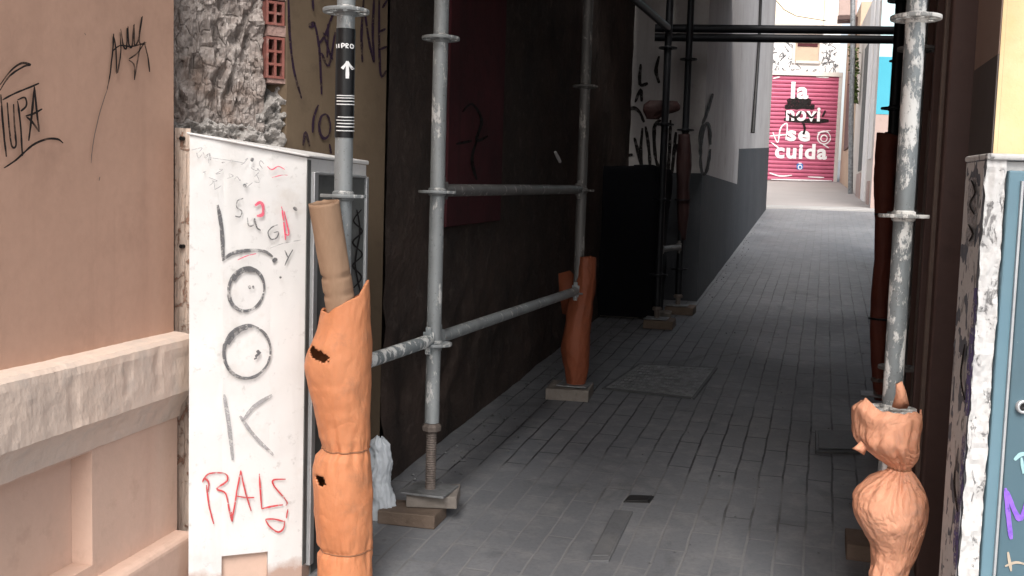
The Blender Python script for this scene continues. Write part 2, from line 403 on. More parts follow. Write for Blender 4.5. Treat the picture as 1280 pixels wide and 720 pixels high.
def paving(name, light=1.2):
    q = Mat(name, .62, spec=.35)
    def bricks(w, h, off, sq, mortar):
        b = q.nt.nodes.new('ShaderNodeTexBrick')
        n = q.nt.nodes.new('ShaderNodeMapping'); q.link(q.co, n.inputs[0])
        n.inputs['Rotation'].default_value = (0, 0, R(-90))
        nz = q.nt.nodes.new('ShaderNodeTexNoise'); q.link(q.co, nz.inputs['Vector']); nz.inputs['Scale'].default_value = 4; nz.inputs['Detail'].default_value = 3
        sb = q.nt.nodes.new('ShaderNodeVectorMath'); sb.operation = 'SUBTRACT'; q.link(nz.outputs['Color'], sb.inputs[0]); sb.inputs[1].default_value = (.5, .5, .5)
        sc_ = q.nt.nodes.new('ShaderNodeVectorMath'); sc_.operation = 'SCALE'; q.link(sb.outputs[0], sc_.inputs[0]); sc_.inputs['Scale'].default_value = .018
        ad = q.nt.nodes.new('ShaderNodeVectorMath'); ad.operation = 'ADD'; q.link(n.outputs[0], ad.inputs[0]); q.link(sc_.outputs[0], ad.inputs[1])
        q.link(ad.outputs[0], b.inputs['Vector'])
        b.inputs['Scale'].default_value = 1; b.inputs['Brick Width'].default_value = w; b.inputs['Row Height'].default_value = h
        b.inputs['Mortar Size'].default_value = mortar; b.inputs['Mortar Smooth'].default_value = .3; b.offset = off; b.squash = sq
        b.inputs['Color1'].default_value = (0, 0, 0, 1); b.inputs['Color2'].default_value = (1, 1, 1, 1); b.inputs['Mortar'].default_value = (.5, .5, .5, 1)
        b.inputs['Bias'].default_value = 0
        return b
    b = bricks(.33, .088, .5, 1, .0045)
    n1 = q.noise(1.1, 6, .6); n2 = q.noise(11, 6, .65); n3 = q.noise(80, 4, .6); n4 = q.noise(1.7, 3, .5, loc=(5, 3, 0))
    n5 = q.noise(5, 4, .6, loc=(1, 9, 0))
    base = q.mix(q.ramp(n1, .35, .65), tuple(x*light for x in (.098, .103, .113)), tuple(x*light for x in (.150, .153, .162)))
    base = q.mix(q.ramp(b.outputs['Color'], 0, 1, 0, .22), base, tuple(x*light for x in (.065, .068, .074)))
    base = q.mix(q.ramp(n2, .48, .72, 0, .5), base, tuple(x*light for x in (.21, .205, .20)))
    base = q.mix(q.ramp(n3, .45, .75, 0, .3), base, (.07, .07, .075))
    jv = q.math('MULTIPLY', b.outputs['Fac'], q.ramp(n4, .34, .56, .35, 1.0))
    jv = q.math('MULTIPLY', jv, q.ramp(n5, .33, .55, .4, 1.0))
    xyz = q.sep()
    jv = q.math('MULTIPLY', jv, q.ramp(xyz[1], 7.5, 11, 1, .3))
    nearf = q.math('ADD', xyz[1], q.ramp(n4, .2, .8, -1.6, 1.6))
    jcol = q.mix(q.ramp(nearf, 3.4, 4.2), (.20, .198, .198), (.024, .024, .026))
    spots = q.ramp(q.vor(9), .05, .075, 1, 0)
    base = q.mix(q.math('MULTIPLY', spots, q.ramp(n5, .45, .55, 0, .45)), base, (.045, .045, .047))
    base = q.mix(q.ramp(q.noise(2.6, 7, .7, loc=(9, 2, 4), dist=1.2), .55, .68, 0, .5), base, (.055, .056, .06))
    c = q.mix(jv, base, jcol)
    q.bump(q.math('SUBTRACT', 1.0, jv), .5, .008); q.bump(n2, .35, .008); q.bump(n3, .25, .002)
    q.link(q.ramp(n1, .3, .7, .5, .75), q.b.inputs['Roughness'])
    return q.done(c)
M['paving'] = paving('slate_grey_pavers')
M['roadfar'] = wallmat('pale_street_concrete', (.26, .24, .232), (.31, .285, .275), dirt=(.2, .18, .17), big=.5, dirt_amt=.3)
M['kerb'] = wallmat('pale_kerb_stone', (.36, .35, .34), (.30, .29, .285), big=1.5, dirt_amt=.3)
def shutter_mat():
    q = Mat('crimson_painted_steel', .55, spec=.3)
    n = q.noise(3, 6, .6); n2 = q.noise(14, 5, .6, sc=(1, 1, .4))
    c = q.mix(q.ramp(n, .35, .65), (.46, .11, .185), (.40, .095, .16)); c = q.mix(q.ramp(n2, .6, .8, 0, .4), c, (.6, .25, .32))
    return q.done(c)
M['shutter'] = shutter_mat()
def bluedoor(nm='steel_blue_paint', k=1.0):
    q = Mat(nm, .5, spec=.35)
    n = q.noise(3, 6, .6); n2 = q.noise(30, 5, .7); n3 = q.noise(8, 6, .7, sc=(1, 1, .3))
    c = q.mix(q.ramp(n, .35, .65), tuple(x*k for x in (.105, .19, .24)), tuple(x*k for x in (.125, .21, .255))); c = q.mix(q.ramp(n3, .55, .8, 0, .5), c, (.09*k, .13*k, .16*k))
    c = q.mix(q.ramp(n2, .68, .76, 0, .6), c, (.4, .45, .46)); q.bump(n2, .15, .003)
    return q.done(c)
M['bluedoor'] = bluedoor(); M['bluedark'] = bluedoor('dark_steel_blue_paint', .62)
def peel(name, a, b, thr, sc=14, stretch=.5):
    q = Mat(name, .8, spec=.2)
    n = q.noise(sc, 8, .72, sc=(1, 1, stretch), dist=.8); n2 = q.noise(70, 4, .6)
    f = q.ramp(n, thr, thr + .05); c = q.mix(f, a, b); c = q.mix(q.ramp(n2, .5, .75, 0, .3), c, (.3, .29, .28))
    q.bump(f, .7, .006); q.bump(n2, .4, .003)
    return q.done(c)
M['peel'] = peel('peeling_white_plaster', (.52, .51, .50), (.24, .235, .235), .575, 34)
M['scrawl'] = peel('scrawled_dark_plaster', (.12, .13, .15), (.25, .265, .285), .56, 12, .25)
M['jamb'] = peel('flaking_pink_jamb', (.58, .46, .38), (.36, .21, .15), .55, 22, .8)

# ================================================================== SETTING
def sheet(name, xs, ys, mat, up=0, kind='structure', jit=0):
    mb = MB(); rows = []
    for y in ys:
        rows.append([Vector((x, y, gz(y) + up + (jit * noise.noise(Vector((x*2.3, y*2.3, 0))) if jit else 0))) for x in xs])
    mb.grid(rows, smooth=True)
    return tag(mb.build(name, mat), kind=kind)
def span(a, b, st):
    n = max(1, int(round((b - a) / st))); return [a + (b - a) * k / n for k in range(n + 1)]
xs = [-120, -60, -20, -8] + span(-4, 6, .1) + [12, 30, 70, 120]
ys = [-120, -50, -15, -6, -3] + span(-1, 19.0, .1) + span(20, 60, 4) + [90, 140, 200]
g = sheet('pavement', xs, ys, M['paving'], jit=.006)

kz = ground(1000, 262)
sheet('cross_street', [-40, -10, -2, 0, 2, 4, 8, 20, 60], span(kz.y + .9, 31, 1.2), M['roadfar'], up=.012)
mb = MB()
x0, x1 = -30, 30
for (ya, yb, h) in ((kz.y, kz.y + .55, .035),):
    mb.hull([Vector((x0, ya, gz(ya) - .05)), Vector((x1, ya, gz(ya) - .05)), Vector((x1, yb, gz(yb) - .05)), Vector((x0, yb, gz(yb) - .05))],
            [Vector((x0, ya, gz(ya) + h)), Vector((x1, ya, gz(ya) + h)), Vector((x1, yb, gz(yb) + h)), Vector((x0, yb, gz(yb) + h))])
tag(mb.build('kerb', M['kerb'], bevel=.01), kind='structure')

# ---------------- left front building: peach wall with ledge, panel and plinth
LP = Plane(plan(217, 2.85), hdir(905))
root = thing('plaster_wall', 'peach plastered wall with pale ledge and black tags, at left edge', 'wall', LP.at(-1.5, 0, -.2))
def lw(s, z, o): return LP.at(s, z, o)
endu = 217
zt = LP.hit(233, 420, .06).z; zb = LP.hit(233, 493, .06).z; zc = LP.hit(222, 521, .02).z
zpl = LP.hit(233, 668, .06).z
S0, S1 = -4.2, 0.0
def extrude(mb, prof, s0, s1):
    mb.hull([lw(s0, z, o) for o, z in prof], [lw(s1, z, o) for o, z in prof])
mb = MB()
rows = [[lw(S0 + (S1 - S0) * k / 60, z, .0025 * noise.noise(Vector((k*.21, z*3, 0)))) for k in range(61)] for z in span(zt - .02, 7.0, .14)]
mb.grid(rows)
extrude(mb, [(-.005, zt - .02), (-.005, 7.0), (-.4, 7.0), (-.4, zt - .02)], S0, S1)
wall_o = mb.build('wall_face', M['peach'], root)
# ledge: slightly uneven profile
mb = MB(); rows = []
for k in range(501):
    s = S0 + (S1 - S0) * k / 500
    def q(o, z, sc=1): return (.0022 * noise.noise(Vector((s*6, z*6, 3))) + .0011 * noise.noise(Vector((s*25, z*25, 1))) + .0006 * noise.noise(Vector((s*70, z*70, 1)))) * sc
    prof = [(-.01, zt + .006), (.030, zt + .004), (.048, zt), (.058, zt - .010)]
    prof += [(.060, zt - .014 + (zb + .010 - zt + .014) * t) for t in (.1, .2, .3, .4, .5, .6, .7, .8, .9, 1)]
    prof += [(.052, zb), (.044, zb - .012), (.036, (zb+zc)/2 + .01), (.027, (zb+zc)/2 - .01), (.018, zc), (-.01, zc - .004)]
    rows.append([lw(s, z + q(o, z + 7), o + q(o, z, 1.6) + (-.006 * max(0, noise.noise(Vector((s*14, z*14, 8))) - .3) * 1.8)) for o, z in prof])
mb.grid(rows, smooth=False)
mb.face([p for p in rows[-1]])
mb.build('ledge', M['ledge'], root)
sr = LP.a(LP.hit(115, 600, .012))
zr_t = LP.hit(113, 562, .0).z; zr_b = LP.hit(113, 706, 0).z
zr_b = zpl + .035
mb = MB()
extrude(mb, [(.012, zpl - .02), (.012, zc), (-.3, zc), (-.3, zpl - .02)], sr, S1)
extrude(mb, [(.012, zr_t), (.012, zc), (-.3, zc), (-.3, zr_t)], S0, sr)
extrude(mb, [(.012, zpl - .02), (.012, zr_b), (-.3, zr_b), (-.3, zpl - .02)], S0, sr)
mb.build('lower_wall', M['base'], root)
mb = MB(); extrude(mb, [(-.045, zr_b - .01), (-.045, zr_t + .01), (-.25, zr_t + .01), (-.25, zr_b - .01)], S0, sr - .001)
mb.build('recessed_panel', M['base'], root)
mb = MB(); extrude(mb, [(.062, -.6), (.062, zpl - .012), (.050, zpl), (-.3, zpl + .004), (-.3, -.6)], S0, S1)
mb.build('plinth', M['base'], root, bevel=.008)
tagA = [[(0,113),(12,95),(30,83),(38,81),(27,79),(14,88),(0,106)], [(3,125),(18,117),(35,110),(49,104)], [(1,118),(4,158),(8,196)],
        [(9,128),(12,165),(15,183),(20,181),(18,155),(17,130)], [(22,126),(26,160),(28,195)], [(22,125),(31,122),(33,132),(26,139)],
        [(36,176),(40,140),(43,108)], [(43,108),(46,140),(49,165)], [(32,145),(42,142),(53,136)], [(49,165),(40,152),(33,146)],
        [(5,210),(20,200),(40,182),(58,174),(72,174),(79,179)]]
strokes('graffiti_tag', LP, tagA, 2.6, M['black'], wall_o, off=.006)
tagB = [[(134,112),(138,90),(141,60),(142,42)], [(142,45),(145,62),(146,92),(151,66),(150,40)], [(151,36),(154,56),(158,60),(159,35)],
        [(160,33),(161,55),(165,58),(167,31)], [(168,30),(168,55),(173,50),(178,20)], [(177,21),(174,52),(182,55)], [(141,64),(150,57),(165,58),(183,53)],
        [(161,74),(172,66),(181,52)], [(161,75),(168,82),(168,100)], [(168,100),(172,75),(176,55)], [(181,55),(185,72),(187,90)]]
strokes('scribble_tag', LP, tagB, 1.9, M['black'], wall_o, off=.006)
strokes('drip_mark', LP, [[(134,112),(125,140),(117,175),(114,204)], [(125,221),(124,226)], [(106,41),(107,44)]], 1.1, M['brownlt'], wall_o, off=.006)

# ---------------- broken wall between peach wall and olive plaster
BP = Plane(plan(212, 3.02), plan(357, 3.20) - plan(212, 3.02))
root = thing('broken_wall', 'bare rubble masonry with hollow bricks exposed above white cabinet', 'wall', BP.at(.3, 0, 0))
aL = BP.a(BP.hit(205, 100)); aR = BP.a(BP.hit(333, 100)); aB = BP.a(BP.hit(358, 100))
zlump = BP.hit(280, 165).z
mb = MB(); rows = []
nx = 90
for zi in span(-.3, 3.0, .011):
    r = []
    for k in range(nx + 1):
        a = aL + (aR - aL) * k / nx
        d = .030 * noise.noise(Vector((a*12, zi*5, 1))) + .030 * (1 - 2*abs(noise.noise(Vector((a*24 + .6*noise.noise(Vector((a*9, zi*9, 2))), zi*10, 4))))) + .016 * noise.noise(Vector((a*60, zi*40, 2))) + .010 * noise.noise(Vector((a*120, zi*100, 3))) - .015
        d = d + .02 * max(0, noise.noise(Vector((a*20, zi*20, 9))))
        r.append(BP.at(a, zi, d - .04))
    rows.append(r)
mb.grid(rows, smooth=False)
mb.hull([BP.at(aL, z, -.1) for z in (-.3, 6.9)] + [BP.at(aL, z, -.4) for z in (6.9, -.3)], [BP.at(aR, z, -.1) for z in (-.3, 6.9)] + [BP.at(aR, z, -.4) for z in (6.9, -.3)])
mb.build('rubble', M['rubble'], root)
# brick column behind
mb = MB(); mb.hull([BP.at(aR + .002, z, -.075) for z in (-.3, 6.9)] + [BP.at(aR + .002, z, -.4) for z in (6.9, -.3)], [BP.at(aB, z, -.075) for z in (-.3, 6.9)] + [BP.at(aB, z, -.4) for z in (6.9, -.3)])
mb.build('mortar_core', M['mortar'], root)
def hollow_brick(u0, v0, u1, v1, cols, rws):
    a0 = BP.a(BP.hit(u0, v0)); a1 = BP.a(BP.hit(u1, v0)); z1 = BP.hit(u0, v0).z; z0 = BP.hit(u0, v1).z
    mb = MB(); hb = MB(); o = .0
    t = .0075; A = [a0]; Z = [z0]
    cw = (a1 - a0 - t*(cols+1)) / cols; ch = (z1 - z0 - t*(rws+1)) / rws
    for c in range(cols + 1):
        s = a0 + c*(cw+t); mb.hull([BP.at(s, z, o) for z in (z0, z1)] + [BP.at(s, z, -.074) for z in (z1, z0)], [BP.at(s+t, z, o) for z in (z0, z1)] + [BP.at(s+t, z, -.074) for z in (z1, z0)])
    for r_ in range(rws + 1):
        s = z0 + r_*(ch+t); o2 = o - .0015
        mb.hull([BP.at(a0+.001, s, o2), BP.at(a1-.001, s, o2), BP.at(a1-.001, s, -.074), BP.at(a0+.001, s, -.074)], [BP.at(a0+.001, s+t, o2), BP.at(a1-.001, s+t, o2), BP.at(a1-.001, s+t, -.074), BP.at(a0+.001, s+t, -.074)])
    hb.hull([BP.at(a0+.002, z, -.045) for z in (z0+.002, z1-.002)] + [BP.at(a0+.002, z, -.07) for z in (z1-.002, z0+.002)], [BP.at(a1-.002, z, -.045) for z in (z0+.002, z1-.002)] + [BP.at(a1-.002, z, -.07) for z in (z1-.002, z0+.002)])
    b = mb.build('hollow_brick', M['brick'], root); hb.build('brick_cell', M['brickhole'], b)
hollow_brick(333, -60, 357, -4, 2, 3); hollow_brick(333, 0, 356, 30, 2, 2); hollow_brick(333, 45, 356, 97, 2, 3)
tops = [(205,150),(226,147),(238,143),(250,147),(262,142),(276,151),(290,147),(304,152),(318,143),(326,131),(334,122),(342,106),(352,99),(360,99)]
def topv(u):
    for (a_, b_), (c_, d_) in zip(tops, tops[1:]):
        if a_ <= u <= c_: return b_ + (d_ - b_) * (u - a_) / (c_ - a_)
    return tops[-1][1]
mb = MB(); rows = []; am = BP.a(BP.hit(357.5, 150)); nx_ = 150; nz_ = 70
for j in range(nz_ + 1):
    row = []
    for k in range(nx_ + 1):
        a_ = aL + (am - aL) * k / nx_; u_ = 205 + (357.5 - 205) * k / nx_
        ztp = BP.hit(u_, topv(u_) + 5 * noise.noise(Vector((u_*.16, 2, 0)))).z; z_ = ztp + (zlump - .16 - ztp) * j / nz_
        o_ = -.022 + .040 * noise.noise(Vector((a_*26, z_*26, 2))) + .024 * noise.noise(Vector((a_*60, z_*60, 6))) + .012 * noise.noise(Vector((a_*140, z_*140, 1)))
        o_ += .020 * (1 - abs(noise.noise(Vector((a_*18, z_*18, 11)))) * 2)
        e_ = min(1, j / 7); row.append(BP.at(a_, z_, o_ * e_ + (-.085) * (1 - e_)))
    rows.append(row)
mb.grid(rows, smooth=False)
mb.build('mortar_bed', M['mortar'], root)
mb = MB()
for v0_, v1_ in ((-4, 0), (30, 45), (97, 104)):
    z0_, z1_ = BP.hit(345, v1_).z + .001, BP.hit(345, v0_).z - .001
    mb.hull([BP.at(aR + .004, z0_, -.006), BP.at(aB - .001, z0_, -.006), BP.at(aB - .001, z0_, -.07), BP.at(aR + .004, z0_, -.07)], [BP.at(aR + .004, z1_, -.006), BP.at(aB - .001, z1_, -.006), BP.at(aB - .001, z1_, -.07), BP.at(aR + .004, z1_, -.07)])
mb.build('brick_mortar', M['brickmortar'], root)
# flaking jamb between the peach wall and the cabinet
JP = Plane(plan(219, 2.93), hdir(905) * .35 + RH)
mb = MB(); a0 = JP.a(JP.hit(218.5, 260)); a1 = JP.a(JP.hit(238, 260)); rows = []
zj = JP.hit(225, 160).z
for z in span(-.4, zj, .02):
    rows.append([JP.at(a0 + (a1-a0)*k/10, z, .006 * noise.noise(Vector((k*.8, z*14, 0))) + (.004 if k in (3, 4, 5, 6) else 0)) for k in range(11)])
mb.grid(rows, smooth=False)
mb.hull([JP.at(a0, -.4, -.02), JP.at(a1, -.4, -.02), JP.at(a1, -.4, -.09), JP.at(a0, -.4, -.09)], [JP.at(a0, zj - .003, -.02), JP.at(a1, zj - .003, -.02), JP.at(a1, zj - .003, -.09), JP.at(a0, zj - .003, -.09)])
jb = tag(mb.build('wall_jamb', M['jamb'], None, base=JP.at(0, 0, 0)), 'narrow flaking pink strip between peach wall and white cabinet', 'jamb')
mb = MB()
for v in (173, 308):
    c = JP.hit(227, v, .012); mb.path([c + Vector((0, -.004, 0)), c + Vector((0, .01, 0))], [.006, .006], 10)
mb.build('bolt', M['cable'], jb)

# ---------------- olive plaster wall facing the street
OP = Plane(plan(357, 3.20), plan(480, 3.62) - plan(357, 3.20))
oa0 = OP.a(OP.hit(357, 250)); oa1 = OP.a(OP.hit(480, 250))
mb = MB(); mb.hull([OP.at(oa0, -.3, 0), OP.at(oa1, -.3, 0), OP.at(oa1, -.3, -.5), OP.at(oa0, -.3, -.4)], [OP.at(oa0, 6.9, 0), OP.at(oa1, 6.9, 0), OP.at(oa1, 6.9, -.5), OP.at(oa0, 6.9, -.4)])
ol = tag(mb.build('plaster_wall', M['olive'], None, base=OP.at(0, 0, 0)), 'olive brown plaster strip with dark purple graffiti behind stickered post', 'wall')
gl = [dict(w=3, p=[(360,-20),(362,40),(367,85),(377,123)]), dict(w=9, p=[(388,28),(392,34)]), [(393,28),(399,60),(402,118)], [(399,55),(407,42),(417,15)], [(402,66),(411,82),(419,40)],
      [(404,40),(410,60),(416,75)], [(410,30),(409,72)], [(455,-5),(452,40),(453,78)], [(456,15),(461,50),(467,78)], [(468,-8),(466,40),(468,78)], [(474,-5),(474,50),(476,94),(483,88)],
      [(474,40),(482,36)], [(474,62),(484,58)], [(478,10),(484,0)], ell(406,158,7,15), [(398,131),(392,148),(391,166)], [(379,182),(382,165),(387,183)], [(412,180),(414,192)], [(390,-10),(392,14)]]
strokes('graffiti_letter', OP, gl, 3.0, M['purpleink'], ol, off=.002)

# ---------------- dark alley wall on the left (recessed part)
near0 = plan(480, 3.62)
NW = Plane(near0, AL)
c1 = ground(870, 377); c2 = ground(957, 262)
cy = c1.y
root = thing('alley_wall', 'grimy dark brown alley wall behind the grey scaffold ledgers', 'wall', NW.at(2, 0, 0))
L = (cy - near0.y)
mb = MB(); rows = []
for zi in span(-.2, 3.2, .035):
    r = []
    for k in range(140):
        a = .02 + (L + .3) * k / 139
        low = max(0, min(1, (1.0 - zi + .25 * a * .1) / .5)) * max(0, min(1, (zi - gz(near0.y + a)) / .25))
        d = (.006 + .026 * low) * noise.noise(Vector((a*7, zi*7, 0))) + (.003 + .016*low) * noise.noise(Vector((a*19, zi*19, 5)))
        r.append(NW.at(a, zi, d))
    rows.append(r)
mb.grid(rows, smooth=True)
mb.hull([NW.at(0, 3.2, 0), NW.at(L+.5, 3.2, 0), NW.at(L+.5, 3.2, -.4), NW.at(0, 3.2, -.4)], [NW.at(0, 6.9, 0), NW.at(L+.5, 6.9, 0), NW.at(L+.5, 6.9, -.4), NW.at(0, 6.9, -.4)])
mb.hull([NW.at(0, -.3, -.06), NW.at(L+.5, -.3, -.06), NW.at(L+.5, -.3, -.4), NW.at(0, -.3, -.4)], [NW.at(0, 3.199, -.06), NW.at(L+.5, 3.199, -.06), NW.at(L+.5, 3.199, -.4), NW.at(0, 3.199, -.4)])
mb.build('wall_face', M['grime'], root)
pa0 = NW.a(NW.hit(558, 280, .03)); pa1 = NW.a(NW.hit(626, 270, .03)); pz = NW.hit(560, 284, .03).z
mb = MB(); mb.hull([NW.at(pa0, pz, .03), NW.at(pa1, pz + .02, .03), NW.at(pa1, pz + .02, -.03), NW.at(pa0, pz, -.03)], [NW.at(pa0, 2.9, .03), NW.at(pa1, 2.9, .03), NW.at(pa1, 2.9, -.03), NW.at(pa0, 2.9, -.03)])
pnl = mb.build('maroon_panel', M['maroon'], root, bevel=.004)
strokes('graffiti_letter', lambda u, v, o: NW.hit(u, v, o + .03), [[(578,140),(590,130),(602,150),(596,175),(610,170)], [(596,175),(590,200),(596,225)], [(570,180),(590,176)]], 3.5, M['black'], pnl, off=.002)
# niche pilaster in the dark
a_ = NW.a(NW.hit(600, 250)); b_ = NW.a(NW.hit(632, 250)); 
mb = MB(); mb.path([NW.hit(694, 190, .03), NW.hit(697, 196, .035), NW.hit(700, 202, .03)], [.008, .010, .009], 8)
tag(mb.build('cable_stub', M['whiteink'], None, base=NW.hit(697, 196, .03)), 'short white stub sticking out of the dark alley wall', 'fitting')

# ---------------- far left building, pale wall over dark dado
d2 = (c2 - c1); d2.z = 0; FP = Plane(c1, d2); flen = d2.length
RW = Plane(c1, Vector((1, -.0, 0)))
xl = near0.x
root = thing('rendered_building', 'pale grey building with dark slate dado and a hanging black cable', 'building', Vector((c1.x - .5, c1.y + 2, 0)))
mb = MB(); poly = [(c1.x, c1.y), (c2.x, c2.y), (c2.x - 2.5, c2.y), (xl - .45, c1.y)]
mb.prism(poly, -.3, 5.3)
mb.build('wall', M['greywall'], root)
zd = FP.hit(885, 219).z
u_s = FP.a(FP.hit(923, 200)); zd2 = FP.hit(925, 187).z; zd3 = FP.hit(955, 177).z
mb = MB(); t = .006
mb.hull([FP.at(.0, -.2, t), FP.at(u_s, -.2, t), FP.at(u_s, zd, t), FP.at(0, zd, t)], [FP.at(.0, -.2, -.02), FP.at(u_s, -.2, -.02), FP.at(u_s, zd, -.02), FP.at(0, zd, -.02)])
mb.hull([FP.at(u_s + .001, -.2, t), FP.at(flen, -.2, t), FP.at(flen, zd3, t), FP.at(u_s + .001, zd2, t)], [FP.at(u_s + .001, -.2, -.02), FP.at(flen, -.2, -.02), FP.at(flen, zd3, -.02), FP.at(u_s + .001, zd2, -.02)])
mb.hull([Vector((xl + .02, cy - t, -.2)), Vector((c1.x + t, cy - t, -.2)), Vector((c1.x + t, cy - t, zd)), Vector((xl + .02, cy - t, zd))], [Vector((xl + .02, cy + .02, -.2)), Vector((c1.x + t, cy + .02, -.2)), Vector((c1.x + t, cy + .02, zd)), Vector((xl + .02, cy + .02, zd))])
mb.build('dado', M['dado'], root)
mb = MB(); mb.path([FP.hit(952, -30, .03), FP.hit(949, 50, .03), FP.hit(945, 110, .035), FP.hit(941, 166, .03)], [.02, .02, .022, .026], 10)
mb.build('hanging_cable', M['cable'], root)
def gim(u, v, o):
    p = RW.hit(u, v, o)
    return p if p.x < c1.x else FP.hit(u, v, o)
strokes('graffiti_letter', RW, [[(775,192),(773,165),(782,142),(792,135),(800,141),(805,153)], [(793,172),(799,195),(803,217)], [(791,193),(780,198),(783,217)],
        [(803,160),(801,190),(803,217)], [(807,158),(811,185),(813,217)], [(838,150),(837,185),(835,217)], [(845,165),(842,195),(840,217)], [(801,80),(800,105),(810,104)], [(824,70),(820,88),(824,104)], [(794,128),(801,112),(802,127)],
        [(846,180),(850,200),(852,217)], [(826,150),(818,160),(820,200),(830,216)], [(812,135),(828,128)]], 4.2, M['black'], root, off=.008)
strokes('graffiti_ring', FP, [ell(882, 186, 6, 32, 0, 350, 4), [(878,155),(884,140),(891,117)], [(876,200),(875,170),(879,155)]], 4.0, M['black'], root, off=.008)

# ---------------- end of the alley: facade with the painted shutter
sh = ground(1000, 227); ED = Plane(sh, RH); dE = dep(sh)
root = thing('shop_building', 'white and cream facade with crimson painted shutter closing the alley', 'building', sh)
mb = MB(); a0 = ED.a(ED.hit(935, 100)); a1 = ED.a(ED.hit(1048, 100)); zg = sh.z
zsm = ED.hit(1000, 36).z
mb.hull([ED.at(a0 - 6, zg - .4, 0), ED.at(a1, zg - .4, 0), ED.at(a1, zg - .4, -5), ED.at(a0 - 6, zg - .4, -5)], [ED.at(a0 - 6, zsm, 0), ED.at(a1, zsm, 0), ED.at(a1, zsm, -5), ED.at(a0 - 6, zsm, -5)])
lw_o = mb.build('lower_wall', M['white'], root)
mb = MB(); ac = ED.a(ED.hit(1030, 20))
mb.hull([ED.at(a0 - 6, zsm + .002, -.03), ED.at(ac, zsm + .002, -.03), ED.at(ac, zsm + .002, -5), ED.at(a0 - 6, zsm + .002, -5)], [ED.at(a0 - 6, zsm + 3.2, -.03), ED.at(ac, zsm + 3.2, -.03), ED.at(ac, zsm + 3.2, -5), ED.at(a0 - 6, zsm + 3.2, -5)])
mb.build('upper_wall', M['cream'], root)
mb = MB(); mb.hull([ED.at(ac + .002, zsm + .002, .03), ED.at(a1, zsm + .002, .03), ED.at(a1, zsm + .002, -5), ED.at(ac + .002, zsm + .002, -5)], [ED.at(ac + .002, zsm + 3.2, .03), ED.at(a1, zsm + 3.2, .03), ED.at(a1, zsm + 3.2, -5), ED.at(ac + .002, zsm + 3.2, -5)])
mb.build('pilaster', M['palestone'], root)
mb = MB(); mb.hull([ED.at(a0 - 6, zsm - .12, .10), ED.at(ac, zsm - .12, .10), ED.at(ac, zsm - .12, -.1), ED.at(a0 - 6, zsm - .12, -.1)], [ED.at(a0 - 6, zsm + .10, .16), ED.at(ac, zsm + .10, .16), ED.at(ac, zsm + .10, -.1), ED.at(a0 - 6, zsm + .10, -.1)])
mb.build('cornice', M['palestone'], root)
# shutter of ribbed slats
sx0 = ED.a(ED.hit(958, 150)); sx1 = ED.a(ED.hit(1045, 150)); sz1 = ED.hit(1000, 95).z; sz0 = zg + .02
mb = MB(); rows = []; nsl = 26; hs = (sz1 - sz0) / nsl
for k in range(nsl):
    for (f, o) in ((0, .015), (.12, .05), (.5, .062), (.88, .05), (1, .015)):
        z = sz0 + (k + f) * hs; rows.append([ED.at(sx0, z, o), ED.at(sx1, z, o)])
mb.grid(rows, smooth=False)
shut = mb.build('roller_shutter', M['shutter'], root)
mb = MB()
for (xa, xb, za, zb_) in ((sx0 - .10, sx0, sz0, sz1), (sx1, sx1 + .10, sz0, sz1)):
    mb.hull([ED.at(xa, za, .09), ED.at(xb, za, .09), ED.at(xb, za, -.01), ED.at(xa, za, -.01)], [ED.at(xa, zb_, .09), ED.at(xb, zb_, .09), ED.at(xb, zb_, -.01), ED.at(xa, zb_, -.01)])
mb.hull([ED.at(sx0 - .10, sz1 + .002, .10), ED.at(sx1 + .10, sz1 + .002, .10), ED.at(sx1 + .10, sz1 + .002, -.01), ED.at(sx0 - .10, sz1 + .002, -.01)], [ED.at(sx0 - .10, sz1 + .12, .10), ED.at(sx1 + .10, sz1 + .12, .10), ED.at(sx1 + .10, sz1 + .12, -.01), ED.at(sx0 - .10, sz1 + .12, -.01)])
mb.build('shutter_frame', M['palestone'], root)
def text_on(body, u, v, hpx, parent, mat, off, name, fat=.035, sx=1.0):
    cu = bpy.data.curves.new('txt', 'FONT'); cu.body = body; cu.align_x = 'CENTER'; cu.align_y = 'CENTER'; cu.offset = fat; cu.size = 1; cu.space_character = 1.12; cu.resolution_u = 3
    o = bpy.data.objects.new('txt', cu); COL.objects.link(o)
    dg = bpy.context.evaluated_depsgraph_get(); me = bpy.data.meshes.new_from_object(o.evaluated_get(dg))
    bpy.data.objects.remove(o); bpy.data.curves.remove(cu)
    sc = hpx / F * dE; c = ED.hit(u, v, off)
    mb = MB(); mb.v = [c + ED_t * (p.co.x * sc * sx) + ZV * (p.co.y * sc) for p in me.vertices]
    mb.f = [tuple(p.vertices) for p in me.polygons]; mb.sm = [False] * len(mb.f)
    bpy.data.meshes.remove(me)
    return mb.build(name, mat, parent)
ED_t = ED.t if ED.t.dot(RT) > 0 else -ED.t
text_on('la', 999, 114, 27, shut, M['whiteink'], .068, 'lettering', sx=1.15)
text_on('novi', 1004, 143, 24, shut, M['whiteink'], .070, 'lettering', sx=.95)
text_on('se', 998, 168, 25, shut, M['whiteink'], .068, 'lettering', sx=1.25)
text_on('cuida', 1001, 190, 25, shut, M['whiteink'], .068, 'lettering', sx=1.1)
strokes('black_smear', ED, [dict(w=9, p=[(984,127),(1000,125),(1014,128)]), dict(w=8, p=[(981,134),(1000,132),(1018,134)]), dict(w=6, p=[(980,149),(1003,151),(1036,151)]), dict(w=5, p=[(983,138),(985,148)]), dict(w=3, p=[(1028,146),(1032,138)])], 6, M['black'], shut, off=.0665)
strokes('black_scrawl', ED, [dict(w=3, p=[(984,142),(995,147),(1002,139)]), dict(w=2.5, p=[(1008,140),(1014,147),(1021,141)]), dict(w=3, p=[(1003,152),(1006,160),(1004,168)])], 3, M['black'], shut, off=.0712)
